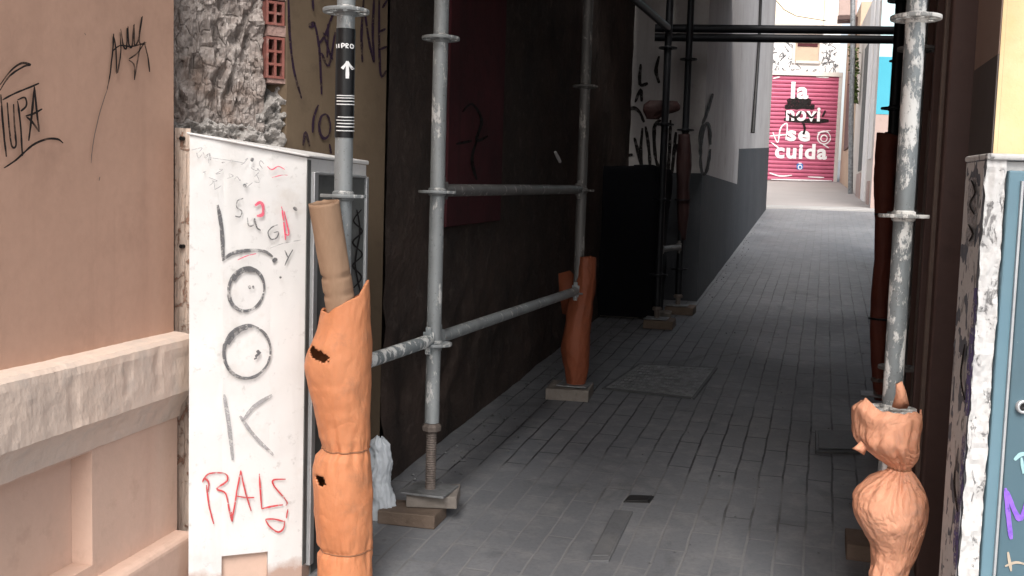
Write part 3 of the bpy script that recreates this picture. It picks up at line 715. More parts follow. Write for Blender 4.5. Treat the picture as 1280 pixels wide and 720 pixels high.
strokes('white_scrawl', ED, [[(966,165),(972,178),(976,160),(984,155),(982,175)], [(962,170),(985,168)], ell(1030,172,8,8), ell(1030,173,4,4), [(1022,166),(1038,163)], [(964,178),(975,186)], [(1028,180),(1036,185)], [(966,98),(975,96)], [(1020,96),(1036,97)],
        [(962,216),(975,220),(990,219)], [(1010,221),(1030,222)], [(964,224),(1040,226)]], 1.6, M['whiteink'], shut, off=.066)
strokes('blue_emblem', ED, [dict(w=8, p=[(996,208),(1004,208)])], 6, M['blueink'], shut, off=.066)
strokes('white_emblem', ED, [ell(1000,209,2.2,2.5), [(998,204),(1002,204)]], 1.4, M['whiteink'], shut, off=.068)
# window over the shutter
def ebox(mb, u0, v0, u1, v1, o0, o1):
    xa = ED.a(ED.hit(u0, v0)); xb = ED.a(ED.hit(u1, v0)); za = ED.hit(u0, v1).z; zb_ = ED.hit(u0, v0).z
    mb.hull([ED.at(xa, za, o1), ED.at(xb, za, o1), ED.at(xb, za, o0), ED.at(xa, za, o0)], [ED.at(xa, zb_, o1), ED.at(xb, zb_, o1), ED.at(xb, zb_, o0), ED.at(xa, zb_, o0)])
mb = MB()
for r_ in ((991,49,994,79), (1024,49,1027,79), (994,49,1024,52), (994,76,1024,79)): ebox(mb, *r_, -.02, .07)
wn = mb.build('window', M['palestone'], root)
mb = MB(); ebox(mb, 994.1, 52.1, 1023.9, 75.9, -.02, .015); mb.build('pane', M['beige'], wn)
mb = MB(); ebox(mb, 997, 54, 1022, 58, .015, .03); mb.build('blind', M['maroon'], wn)
rn = random.Random(3); sc = []
for k in range(46):
    u = rn.choice([rn.uniform(963, 989), rn.uniform(1029, 1046), rn.uniform(965, 1046)]); v = rn.uniform(50, 92) if u < 989 or u > 1029 else rn.uniform(81, 91)
    sc.append([(u, v), (u + rn.uniform(-4, 4), v + rn.uniform(-6, 6)), (u + rn.uniform(-7, 7), v + rn.uniform(-5, 5)), (u + rn.uniform(-5, 5), v + rn.uniform(-8, 4))])
strokes('scrawled_tag', ED, sc, 1.2, M['greyink'], lw_o, off=.004)
mb = MB(); mb.path([ED.hit(966, -4, .3), ED.hit(980, 12, .3), ED.hit(995, 20, .3), ED.hit(1032, 26, .3)], .012, 6); mb.build('wire', M['cable'], root)

# ---------------- right side of the alley, far part
RF = Plane(plan(1047, dE - .1), plan(1047, dE - .1) - plan(1092, 18.6))
def rs(u): return RF.a(RF.hit(u, hv(u)))
def rblock(name, ua, ub, mat, parent, z0=None, z1=7., off=0.0, back=-2.):
    """block of wall between image columns ua (far) and ub (near)"""
    sa, sb = sorted((rs(ua), rs(ub))); mb = MB()
    z0 = -.2 if z0 is None else z0
    mb.hull([RF.at(sa, z0, off), RF.at(sb, z0, off), RF.at(sb, z0, back), RF.at(sa, z0, back)], [RF.at(sa, z1, off), RF.at(sb, z1, off), RF.at(sb, z1, back), RF.at(sa, z1, back)])
    return mb.build(name, mat, parent)
def rz(u, v, off=0): return RF.hit(u, v, off).z
root = thing('beige_building', 'narrow beige building with tall dark doorway beside the crimson shutter', 'building', RF.at(rs(1054), 1.9, -.5))
rblock('wall', 1047.3, 1062, M['beige'], root, z1=6.2)
rblock('door', 1052.5, 1058.5, M['brown'], root, z0=rz(1055, 190), z1=rz(1055, 62), off=.05, back=-.02)
root = thing('rendered_building', 'pale cream rendered building with white pilasters, right of the hanging plant', 'building', RF.at(rs(1078), 1.4, -.5))
rblock('wall', 1062.3, 1089, M['palestone'], root, z1=5.6)
rblock('pilaster', 1076, 1080, M['white'], root, z1=5.5, off=.03, back=-.02)
rblock('pilaster', 1082.6, 1085, M['white'], root, z0=rz(1085, 200), z1=5.5, off=.03, back=-.02)
rblock('door', 1070.5, 1075, M['doorgrey'], root, z0=rz(1072, 215), z1=rz(1072, 80), off=.02, back=-.02)
rblock('base_block', 1071, 1075.5, M['pinkbase'], root, z0=.2, z1=rz(1073, 218), off=.05, back=-.02)
rblock('base_block', 1083.2, 1085.6, M['pinkbase'], root, z0=.2, z1=rz(1088, 226), off=.03, back=-.02)
root = thing('painted_building', 'building with turquoise painted wall over pink stucco base', 'building', P(1105, 255, 18.5))
tl0 = plan(1087.5, 18.3); TP = Plane(tl0, RH); zt1, zt2 = TP.hit(1105, 143).z, TP.hit(1105, 71).z
def tblock(name, mat, z0, z1, o):
    mb = MB(); p = tl0 - FH * o; q = p + RH * 2.2
    mb.prism([p.xy, q.xy, (q + FH * 2.5).xy, (p + FH * 1.2 + RH * .45).xy], z0, z1); return mb.build(name, mat, root)
tblock('lower_wall', M['pinkbase'], -.2, zt1, 0); tblock('painted_band', M['teal'], zt1 + .001, zt2, .006); tblock('upper_wall', M['paleteal'], zt2 + .001, 5.8, 0)
ppd = dep(RF.hit(1063, 240, .1)); mb = MB(); mb.path([P(1066, -20, ppd), P(1066, 60, ppd), P(1064, 150, ppd), P(1063, 246, ppd)], .055, 12)
tag(mb.build('drain_pipe', M['plate'], None, base=RF.hit(1062, 246, .12)), 'tall grey drain pipe running down behind the hanging plant', 'pipe')
pb = RF.hit(1060, 8, .2); root = thing('meter_box', 'pinkish wall box mounted high above the hanging plant', 'box', pb)
mb = MB(); mb.box(pb, Vector((.22, 0, 0)), Vector((0, .3, 0)), Vector((0, 0, .28))); mb.build('housing', M['pinkbase'], root, bevel=.02)
mb = MB(); mb.box(pb + Vector((-.01, 0, -.33)), Vector((.23, 0, 0)), Vector((0, .32, 0)), Vector((0, 0, .045))); mb.build('bracket', M['brown'], root)
pc = RF.hit(1068, 62, .15); root = thing('hanging_plant', 'leafy green plant trailing down the wall beside the drain pipe', 'plant', pc)
mb = MB(); rn = random.Random(5)
pd = dep(RF.hit(1068, 90, .15))
for k in range(520):
    t = rn.random() ** .8; u = 1068 + rn.gauss(0, 3.0) * (1 - .5*t); v = 58 + t * 70
    c = P(u, v, pd + rn.uniform(-.25, .25)); a = Vector((rn.gauss(0, 1), rn.gauss(0, 1), rn.gauss(0, .7))).normalized(); b = a.cross(Vector((rn.gauss(0, 1), rn.gauss(0, 1), rn.gauss(0, 1)))).normalized()
    s = rn.uniform(.03, .07); mb.face([c - a*s, c + b*s*.5, c + a*s, c - b*s*.5])
mb.build('foliage', M['leaf'], root)
mb = MB(); mb.path([P(1068, 56, pd), P(1068, 90, pd), P(1067, 125, pd)], [.02, .015, .008], 6); mb.build('stem', M['brown'], root)
# ---------------- right front: brown portal, reveal, yellow wall
pA = plan(1174, 2.92)
BRP = Plane(pA, AL)
root = thing('door_surround', 'dark brown wooden door surround with moulded edges behind the front right post', 'door frame', Vector((pA.x + .05, pA.y + .3, gz(3))))
endy = 1.55
mb = MB()
mb.hull([BRP.at(0, -.3, 0), BRP.at(endy, -.3, 0), BRP.at(endy, -.3, -.3), BRP.at(0, -.3, -.3)], [BRP.at(0, 6.9, 0), BRP.at(endy, 6.9, 0), BRP.at(endy, 6.9, -.3), BRP.at(0, 6.9, -.3)])
mb.build('jamb', M['brown'], root, bevel=.008)
def bs(u): return BRP.a(BRP.hit(u, hv(u)))
for (s0, s1, z0, z1, o, mt) in ((.06, .085, -.2, 6.5, .012, 'brownlt'), (.20, .23, -.2, 6.5, .020, 'brown'), (.36, .375, -.2, BRP.hit(1165, 140).z, .014, 'brownlt'), (.52, .56, -.2, 6.5, .02, 'brown'), (.66, .675, -.2, BRP.hit(1150, 420).z, .012, 'brownlt'), (.95, 1.0, -.2, 6.5, .02, 'brown')):
    mb = MB(); mb.hull([BRP.at(s0, z0, o), BRP.at(s1, z0, o), BRP.at(s1, z0, -.005), BRP.at(s0, z0, -.005)], [BRP.at(s0, z1, o), BRP.at(s1, z1, o), BRP.at(s1, z1, -.005), BRP.at(s0, z1, -.005)])
    mb.build('moulding', M[mt], root, bevel=.004)
# reveal (two tone) and yellow wall as one building front
rA = plan(1207, 2.90); rB = plan(1236, 2.58)
RVP = Plane(rA, rB - rA); rl = (rB - rA).length
root = thing('yellow_building', 'bright yellow plastered building front at the right edge', 'building', Vector((rB.x + .3, rB.y + .2, gz(2.5))))
YD = RH * 1.0 + FH * .05
yP = Plane(rB, YD); yl = 2.2
zdg = RVP.hit(1226, 84).z
far = rB + YD.normalized() * yl
mb = MB(); mb.prism([(rB.x, rB.y), (far.x, far.y), (far.x, far.y + 1.5), (rA.x + 1.5, rA.y + 1.2), (rA.x, rA.y)], -.3, 6.9)
mb.build('wall', M['yellow'], root)
mb = MB(); mb.hull([RVP.at(.001, -.2, .004), RVP.at(rl - .003, -.2, .004), RVP.at(rl - .003, -.2, -.01), RVP.at(.001, -.2, -.01)], [RVP.at(.001, zdg, .004), RVP.at(rl - .003, zdg, .004), RVP.at(rl - .003, zdg, -.01), RVP.at(.001, zdg, -.01)])
mb.build('grey_reveal', M['greydado'], root)
mb = MB(); mb.hull([RVP.at(.001, zdg + .001, .003), RVP.at(rl - .003, zdg + .001, .003), RVP.at(rl - .003, zdg + .001, -.01), RVP.at(.001, zdg + .001, -.01)], [RVP.at(.001, 6.8, .003), RVP.at(rl - .003, 6.8, .003), RVP.at(rl - .003, 6.8, -.01), RVP.at(.001, 6.8, -.01)])
mb.build('pink_reveal', M['pinkreveal'], root)
# filler behind portal
mb = MB(); mb.prism([(pA.x + .31, pA.y - .02), (pA.x + 1.6, pA.y - .02), (pA.x + 1.6, pA.y + 1.5), (pA.x + .31, pA.y + 1.5)], -.3, 6.8)
tag(mb.build('masonry_wall', M['brown'], None, base=(pA.x + .8, pA.y + .6, 0)), 'plain wall mass directly behind the brown door surround', 'wall')

mb = MB(); sx_ = pA.x + .34; mb.prism([(sx_, pA.y + 1.56), (sx_ + .4, pA.y + 1.56), (sx_ + .4, 11.5), (sx_, 11.5)], -.2, 5.0)
tag(mb.build('masonry_wall', M['pinkbase'], None, base=(sx_, 8, 0)), 'side wall of the passage running on behind the rust red sheath', 'wall')
# ================================================================== OBJECTS
# ---------------- white meter cabinet with LOOK
A = plan(237, 2.74); B = plan(383, 2.86); Cc = plan(457, 3.27); Dd = plan(262, 3.14)
CF = Plane(A, B - A); CS = Plane(B, Cc - B)
ztl = CF.hit(237, 168).z; ztr = CF.hit(381, 197).z; zbr = CS.hit(457, 207).z
cl = (B - A).length; slen = (Cc - B).length
root = thing('utility_cabinet', 'white painted utility cabinet with LOOK and red letters daubed on it', 'cabinet', (A.x + .15, A.y + .15, gz(2.8)))
zb0 = -.05; h0 = CF.a(CF.hit(277, 690)); h1 = CF.a(CF.hit(335, 694)); hz = CF.hit(305, 692.5).z
def topz(a): return ztl + (ztr - ztl) * a / cl
mb = MB()
nA, nZ = 36, 70
def fo(a, z): return .0035 * noise.noise(Vector((a*9, z*9, 0))) + .0015 * noise.noise(Vector((a*40, z*40, 0)))
for (q0, q1, lowz) in ((0, h0, zb0), (h0, h1, hz), (h1, cl, zb0)):
    rows = []
    n = max(4, int(nA * (q1 - q0) / cl))
    for j in range(nZ + 1):
        row = []
        for k in range(n + 1):
            a = q0 + (q1 - q0) * k / n; z = lowz + (topz(a) - lowz) * j / nZ
            row.append(CF.at(a, z, fo(a, z) if 0 < k < n and 0 < j else 0))
        rows.append(row)
    mb.grid(rows)
# hatch recess
rec = -.022
mb.face([CF.at(h0, zb0, 0), CF.at(h0, hz, 0), CF.at(h0, hz, rec), CF.at(h0, zb0, rec)]); mb.face([CF.at(h1, zb0, 0), CF.at(h1, hz, 0), CF.at(h1, hz, rec), CF.at(h1, zb0, rec)])
mb.face([CF.at(h0, hz, 0), CF.at(h1, hz, 0), CF.at(h1, hz, rec), CF.at(h0, hz, rec)])
# sides and back
def V3(p, z): return Vector((p.x, p.y, z))
zdl = P(262, 173, 3.14).z - .012; zcr = P(457, 201, 3.27).z - .014
mb.face([V3(A, zb0), V3(A, ztl), V3(Dd, zdl), V3(Dd, zb0)]); mb.face([V3(Dd, zb0), V3(Dd, zdl), V3(Cc, zcr), V3(Cc, zb0)])
mb.face([V3(B, zb0), V3(B, ztr), V3(Cc, zcr), V3(Cc, zb0)])
body = mb.build('body', M['cabinet'], root)
mb = MB(); mb.face([CF.at(h0, zb0, rec + .002), CF.at(h1, zb0, rec + .002), CF.at(h1, hz, rec + .002), CF.at(h0, hz, rec + .002)]); mb.build('hatch', M['base'], root)
# sloping cap
e = .012
mb = MB()
def out(p, q, k): 
    c = (A + B + Cc + Dd) / 4; d = (p - c).normalized(); return p + d * k
tA, tB, tC, tD = out(A, 0, e), out(B, 0, e), out(Cc, 0, e), out(Dd, 0, e)
mb.hull([V3(tA, ztl), V3(tB, ztr + .001), V3(tC, zcr + .001), V3(tD, zdl)], [V3(tA, ztl + .006), V3(tB, ztr + .008), V3(tC, zcr + .014), V3(tD, zdl + .012)])
mb.build('sloping_cap', M['cabinet'], root, bevel=.006)
# steel framed door on the alley side
def side(mb, u0, v0, u1, v1, o0, o1):
    a0 = CS.a(CS.hit(u0, v0)); a1 = CS.a(CS.hit(u1, v0)); za = CS.hit((u0+u1)/2, v1).z; zb_ = CS.hit((u0+u1)/2, v0).z
    mb.hull([CS.at(a0, za, o1), CS.at(a1, za, o1), CS.at(a1, za, o0), CS.at(a0, za, o0)], [CS.at(a0, zb_, o1), CS.at(a1, zb_, o1), CS.at(a1, zb_, o0), CS.at(a0, zb_, o0)])
mb = MB(); side(mb, 393.2, 221, 454.4, 690, -.01, .004); dr = mb.build('door', M['doorgrey'], root)
mb = MB(); side(mb, 388, 215, 393, 700, -.01, .014); side(mb, 454.5, 221, 457, 700, -.01, .012); side(mb, 393.1, 217, 454.4, 220.5, -.01, .012)
mb.build('door_frame', M['frame'], root, bevel=.002)
mb = MB(); side(mb, 383.8, 200, 387.8, 700, -.01, .003); mb.build('side_edge', M['doorgrey'], root)
strokes('zigzag_graffiti', CS, [[(452,262),(442,276),(453,289),(441,303),(453,318),(441,332),(452,346),(442,360)], [(446,262),(450,290),(444,330),(452,370)]], 2.2, M['black'], dr, off=.006)
fo_ = lambda u, v, o: CF.hit(u, v, o + .004)
strokes('grey_letter', fo_, [dict(w=5, p=[(272,256),(277,285),(279,324)]), dict(w=4.2, p=[(278,326),(290,317),(310,313),(330,314),(341,321)]), dict(w=7, p=[(342,323),(345,327)]),
        dict(w=4.5, p=ell(308,362,22,27,0,357,12)), dict(w=7, p=ell(308,361,19,25,195,290,12)), dict(w=4.2, p=ell(309,440,29,33,0,357,10)), dict(w=7, p=ell(309,440,26,30,190,260,10)),
        dict(w=3, p=[(311,357),(313,361)]), dict(w=3, p=[(316,357),(317,361)]), dict(w=4.5, p=[(321,438),(324,441)]), dict(w=4, p=[(319,447),(320,449)]),
        dict(w=3, p=[(319,446),(326,440)])], 4, M['greyink'], body)
strokes('pale_letter', fo_, [dict(w=5, p=[(280,493),(286,530),(291,575)]), dict(w=4.5, p=[(340,494),(318,508),(303,527)]), dict(w=4.5, p=[(300,520),(318,545),(342,569)])], 4, M['paleink'], body, off=.002)
strokes('red_letter', fo_, [[(253,603),(256,598),(261,604),(260,615)], [(258,606),(261,630),(267,655)], [(253,601),(262,592),(281,592),(284,601),(271,611),(282,617),(287,640),(290,652)], dict(w=3.5, p=[(289,640),(290,652)]), [(290,652),(296,615),(301,588)], [(301,588),(306,612),(314,639)], [(296,620),(307,622),(318,622)],
        [(324,592),(327,636)], [(327,636),(340,633),(354,631)], [(357,599),(342,600),(343,608),(358,626),(357,632)], [(360,636),(358,648)], [(332,649),(336,657),(347,665),(354,661),(356,651)], [(332,649),(343,649),(355,652)]], 2.1, M['redink'], body, off=.003)
strokes('small_letter', fo_, [[(304,248),(297,251),(296,259),(302,264),(300,271),(294,270)], [(309,272),(311,282),(317,281),(318,273),(321,284),(326,288)], [(347,281),(340,284),(335,291),(339,299),(346,297),(348,290),(342,291)], [(356,313),(360,322)], [(366,312),(360,323),(356,332)]], 1.6, M['greyink'], body, off=.004)
strokes('pink_mark', fo_, [dict(w=4, p=[(319,257),(325,253),(329,258),(328,268),(321,270)]), dict(w=2, p=[(352,258),(355,280),(357,300)]), dict(w=2, p=[(355,264),(361,292),(356,292)]), dict(w=1.4, p=[(334,208),(340,212),(348,208),(356,212)]), dict(w=1.2, p=[(340,222),(352,219),(360,219)]), dict(w=1.6, p=[(297,325),(308,320),(320,317)])], 2, M['pinkink'], body, off=.005)
rn = random.Random(8); sc = []
for (u, v) in ((252,193),(256,195),(260,194),(264,196),(258,214),(266,225),(274,212),(306,200),(318,208),(324,214),(300,224),(310,230),(322,222),(288,222),(280,204),(330,205),(246,190),(270,236),(262,232)):
    sc.append([(u, v), (u + rn.uniform(-5, 5), v + rn.uniform(-5, 5)), (u + rn.uniform(-7, 7), v + rn.uniform(-6, 6)), (u + rn.uniform(-7, 7), v + rn.uniform(-4, 8))])
sc += [[(262,197),(290,201),(306,204)], [(338,310),(355,304),(376,300)]]
strokes('faint_scribble', fo_, sc, 1.0, M['paleink'], body, off=.006)
strokes('dark_spot', fo_, [dict(w=5, p=[(313,199),(317,200)]), dict(w=4, p=[(304,231),(308,233)]), dict(w=4, p=[(367,259),(371,263)]), dict(w=3, p=[(350,345),(351,348)])], 4, M['greyink'], body, off=.007)

# ---------------- scaffold posts
GP = 'scaffold posts lining the alley'
ros_mesh = None
def rosette_mesh():
    mb = MB(); n = 64
    def ring(r, z): return [Vector((r*math.cos(2*math.pi*k/n), r*math.sin(2*math.pi*k/n), z)) for k in range(n)]
    hole = lambda b: (b % 8) in (2, 3, 4, 5)
    hz = .0045
    for z in (-hz, hz):
        mb.grid([ring(.024, z), ring(.034, z)], closed=True, smooth=False)
        mb.grid([ring(.034, z), ring(.052, z)], closed=True, smooth=False, skip=lambda a, b: hole(b))
        mb.grid([ring(.052, z), ring(.061, z)], closed=True, smooth=False)
    mb.grid([ring(.061, -hz), ring(.0618, 0), ring(.061, hz)], closed=True, smooth=False)
    for r in (.034, .052): mb.grid([ring(r, -hz), ring(r, hz)], closed=True, smooth=False, skip=lambda a, b: not hole(b))
    for k in range(8):
        for b in (2, 6):
            t = 2*math.pi*(k*8 + b)/n; c, s_ = math.cos(t), math.sin(t)
            mb.face([Vector((.034*c, .034*s_, -hz)), Vector((.052*c, .052*s_, -hz)), Vector((.052*c, .052*s_, hz)), Vector((.034*c, .034*s_, hz))])
    mb.lathe((0, 0, 0), [(.0245, -.014), (.029, -.010), (.029, .010), (.0245, .014)], n=32)
    return mb
posts = {}
def post(key, u, v, d, label, mat, ztop=None, zjack=None, zs=(-2, -1, 0, 1, 2), base='plate', rost=True, lean=0, jackh=.05, vl=None):
    global ros_mesh
    p0 = P(u, v, d); x, y = p0.x, p0.y; zg = gz(y)
    root = thing('scaffold_post', label, 'scaffold post', (x, y, zg), GP)
    zt = 2.75 if ztop is None else ztop; zj = zg + .14 if zjack is None else zjack
    mb = MB(); rows = []; n = 22
    for z in span(zj, zt, .04):
        k = [Vector((x, y, z)) + Vector((math.cos(2*math.pi*q/n), math.sin(2*math.pi*q/n), 0)) * (.0242 + .0006 * noise.noise(Vector((q*.7, z*22, u)))) for q in range(n)]
        rows.append(k)
    mb.grid(rows, closed=True); mb.face(rows[0]); mb.face(rows[-1])
    tb = mb.build('tube', mat, root)
    # screw jack
    mb = MB(); prof = []; z = zg + jackh
    while z < zj + .03:
        prof += [(.0165, z), (.0185, z + .003), (.0165, z + .006)]; z += .008
    mb.lathe((x, y, 0), prof, n=18)
    mb.lathe((x, y, 0), [(.018, zj - .028), (.032, zj - .026), (.034, zj - .012), (.026, zj - .002), (.018, zj - .002)], n=8)
    mb.build('screw_jack', M['jack'], root)
    mb = MB(); mb.box((x, y, zg + jackh), Vector((.075, 0, 0)), Vector((0, .075, 0)), Vector((0, 0, .004))); mb.build('base_plate', M['plate'], root, bevel=.002)
    if rost:
        for z in ([p0.z + k * .5 for k in zs] if vl is None else [P(u, q, d).z for q in vl]):
            if z < zj + .04 or z > zt: continue
            if ros_mesh is None:
                o = rosette_mesh().build('rosette', M['tube'], root, base=(0, 0, 0)); ros_mesh = o.data
            else:
                o = bpy.data.objects.new('rosette', ros_mesh); COL.objects.link(o); o.parent = root
            o.location = Vector((x, y, z)) - root.location
            if mat is M['tubesplat'] or mat is M['tubedark'] or mat is M['darkmetal']:
                o.material_slots[0].link = 'OBJECT'; o.material_slots[0].material = M['splashed_disc'] if key == 'R0' else mat
    posts[key] = (Vector((x, y, 0)), p0.z, root, tb)
    return root
post('L0', 429, 245, 2.77, 'grey scaffold post with black arrow sticker in front of white cabinet', M['tube'], vl=(14, 245, 473))
zj1 = P(540, 528, 3.37).z
post('L1', 546.5, 240, 3.37, 'grey scaffold post with long bare screw jack on stacked timbers', M['tube'], zjack=zj1, jackh=.095, vl=(48, 240, 430))
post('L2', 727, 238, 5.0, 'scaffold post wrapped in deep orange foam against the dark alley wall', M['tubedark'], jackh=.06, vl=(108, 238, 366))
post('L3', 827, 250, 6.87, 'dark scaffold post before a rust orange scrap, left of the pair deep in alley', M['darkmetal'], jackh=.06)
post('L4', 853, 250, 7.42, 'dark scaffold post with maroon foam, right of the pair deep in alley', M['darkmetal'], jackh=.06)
post('R0', 1129.5, 270, 2.61, 'front right scaffold post thickly splashed with white plaster', M['tubesplat'], vl=(22, 270, 512))
post('R1', 1135, 267, 3.2, 'scaffold post standing just behind the plaster splashed front right post', M['tubedark'], jackh=.075, vl=(61, 267, 460))
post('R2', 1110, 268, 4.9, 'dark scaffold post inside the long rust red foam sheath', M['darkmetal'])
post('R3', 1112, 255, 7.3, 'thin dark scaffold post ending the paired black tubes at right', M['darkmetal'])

# sticker on the front left post
pc, pz0, proot, ptube = posts['L0']
def oncyl(u, v, off=0.0):
    z = P(u, v, 2.77 - .024).z; h = P(u, v, 2.77 - .024)
    uc = 0; rel = (h - Vector((pc.x, pc.y, 0))); x = rel.dot(RH); r = .0252 + off
    s = max(-.98, min(.98, x / .0252)); a = math.asin(s)
    return Vector((pc.x, pc.y, 0)) + RH * (r * math.sin(a)) - FH * (r * math.cos(a)) + ZV * z
mb = MB(); za, zb_ = P(430, 172, 2.75).z, P(430, 35, 2.75).z
rows = [[Vector((pc.x + .0256*math.cos(2*math.pi*q/32), pc.y + .0256*math.sin(2*math.pi*q/32), z)) for q in range(32)] for z in (za, zb_)]
mb.grid(rows, closed=True); stk = mb.build('sticker', M['sticker'], proot)
uu = 430.5
sc = [dict(w=3.6, p=[(434,79),(434,98)]), dict(w=3.2, p=[(434.5,77),(428,86)]), dict(w=3.2, p=[(433.5,77),(440,86)])]
for (v, a, b) in ((119,421,442),(122,421,442),(126,421,442),(130,421,442),(146,423,441),(150,421,442),(154,422,442),(158,421,442),(163,421,442)): sc.append(dict(w=1.2, p=[(a, v), ((a+b)/2, v + .6), (b, v)]))
for a in (421.5, 424.5): sc.append(dict(w=1.5, p=[(a, 55), (a + .3, 60)]))
sc += [dict(w=1.3, p=[(428,60.5),(428,55),(430.5,55.5),(430.5,57.5),(428.5,58)]), dict(w=1.3, p=[(432.5,60.5),(432.5,55),(434.8,56),(432.9,58),(434.9,60.5)]), dict(w=1.3, p=ell(438,57.8,1.4,2.5))]
strokes('sticker_print', oncyl, sc, 1.2, M['stickerwhite'], stk, off=.0012, taper=False)

# ledgers
GL = 'scaffold ledgers along the left wall'
def ledger(p, q, r, mat, label, group=None, trim=.05, heads=True, cat='scaffold tube', name='scaffold_ledger'):
    p = Vector(p); q = Vector(q); d = (q - p).normalized(); mid = (p + q) / 2
    root = thing(name, label, cat, mid, group)
    mb = MB(); n = 16; L_ = (q - p).length - 2*trim
    pts = [p + d * (trim + L_ * k / 24) for k in range(25)]
    mb.path(pts, [r * (1 + .02 * noise.noise(x * 17)) for x in pts], 20); mb.build('tube', mat, root)
    if heads:
        for s, e_ in ((p, d), (q, -d)):
            mb = MB(); c = s + e_ * (trim - .004)
            side_ = e_.cross(ZV).normalized()
            mb.hull([c + side_*.020 - ZV*.030, c - side_*.020 - ZV*.030, c - side_*.020 + ZV*.030, c + side_*.020 + ZV*.030],
                    [s + e_*.027 + side_*.013 - ZV*.024, s + e_*.027 - side_*.013 - ZV*.024, s + e_*.027 - side_*.013 + ZV*.024, s + e_*.027 + side_*.013 + ZV*.024])
            mb.box(s + e_*.044, e_*.004, side_*.010, ZV*.045)
            mb.build('wedge_head', mat, root, bevel=.003)
    return root
def node(k, lev): p, z, _, _ = posts[k]; return Vector((p.x, p.y, z + lev))
up = .005
ledger(node('L1', up), Vector((posts['L2'][0].x, posts['L2'][0].y, P(727, 238, 5.0).z + up)), .021, M['tubedark'], 'upper horizontal scaffold ledger between bare jack post and orange wrapped post', GL)
zl1 = P(545, 424, 3.37).z; zl2 = P(722, 363, 5.0).z
ledger(Vector((posts['L1'][0].x, posts['L1'][0].y, zl1)), Vector((posts['L2'][0].x, posts['L2'][0].y, zl2)), .021, M['tube'], 'lower scaffold ledger rising from bare jack post to orange wrapped post', GL)
ledger(Vector((posts['L0'][0].x, posts['L0'][0].y, P(430, 463, 2.77).z)), Vector((posts['L1'][0].x, posts['L1'][0].y, zl1)), .021, M['tubesplat'], 'short white splashed ledger between foam wrapped front post and bare jack post', GL)
z23 = P(838, 36, 6.87).z
ledger(Vector((posts['L2'][0].x, posts['L2'][0].y, z23)), Vector((posts['L3'][0].x, posts['L3'][0].y, z23)), .024, M['darkmetal'], 'dark high ledger sloping out of the top of the picture', GL)
zk = P(835, 312, 6.9).z
ledger(Vector((posts['L3'][0].x, posts['L3'][0].y, zk)), Vector((posts['L4'][0].x, posts['L4'][0].y, zk)), .021, M['tubedark'], 'short low ledger joining the two dark posts deep in the alley', GL)
for v, lab in ((34, 'upper of the two black tubes crossing high over the alley'), (45.5, 'lower of the two black tubes crossing high over the alley')):
    z = P(990, v + 2, 7.35).z
    ledger(Vector((posts['L4'][0].x - .25, posts['L4'][0].y - .0, z)), Vector((posts['R3'][0].x + .05, posts['R3'][0].y, z)), .029, M['darkmetal'], lab, 'black tubes crossing over the alley', trim=0, heads=False, name='scaffold_tube')

# unseen plank deck above the passage, added and sized to shade wall and paving
mb = MB(); z = 2.66
a = posts['L1'][0]
for k in range(7):
    x0_ = near0.x + .03 + k * .262; x1_ = x0_ + .25
    ys_ = 2.3 if k < 2 else (.6 if k < 7 else 1.9)
    mb.prism([(x0_, ys_), (x1_, ys_), (x1_, 6.1), (x0_, 6.1)], z, z + .045)
    if k == 6: mb.prism([(x1_ + .012, .2), (x1_ + .262, .2), (x1_ + .262, 2.4), (x1_ + .012, 2.4)], z, z + .045)
    if k < 4: mb.prism([(x0_, 5.9), (x1_, 5.9), (x1_, 9.9), (x0_, 9.9)], z + .58, z + .625)
tag(mb.build('shade_deck', M['deckwood'], None, base=(a.x, a.y, z)), 'unseen timber plank deck added over the left scaffold posts for shade', 'deck')

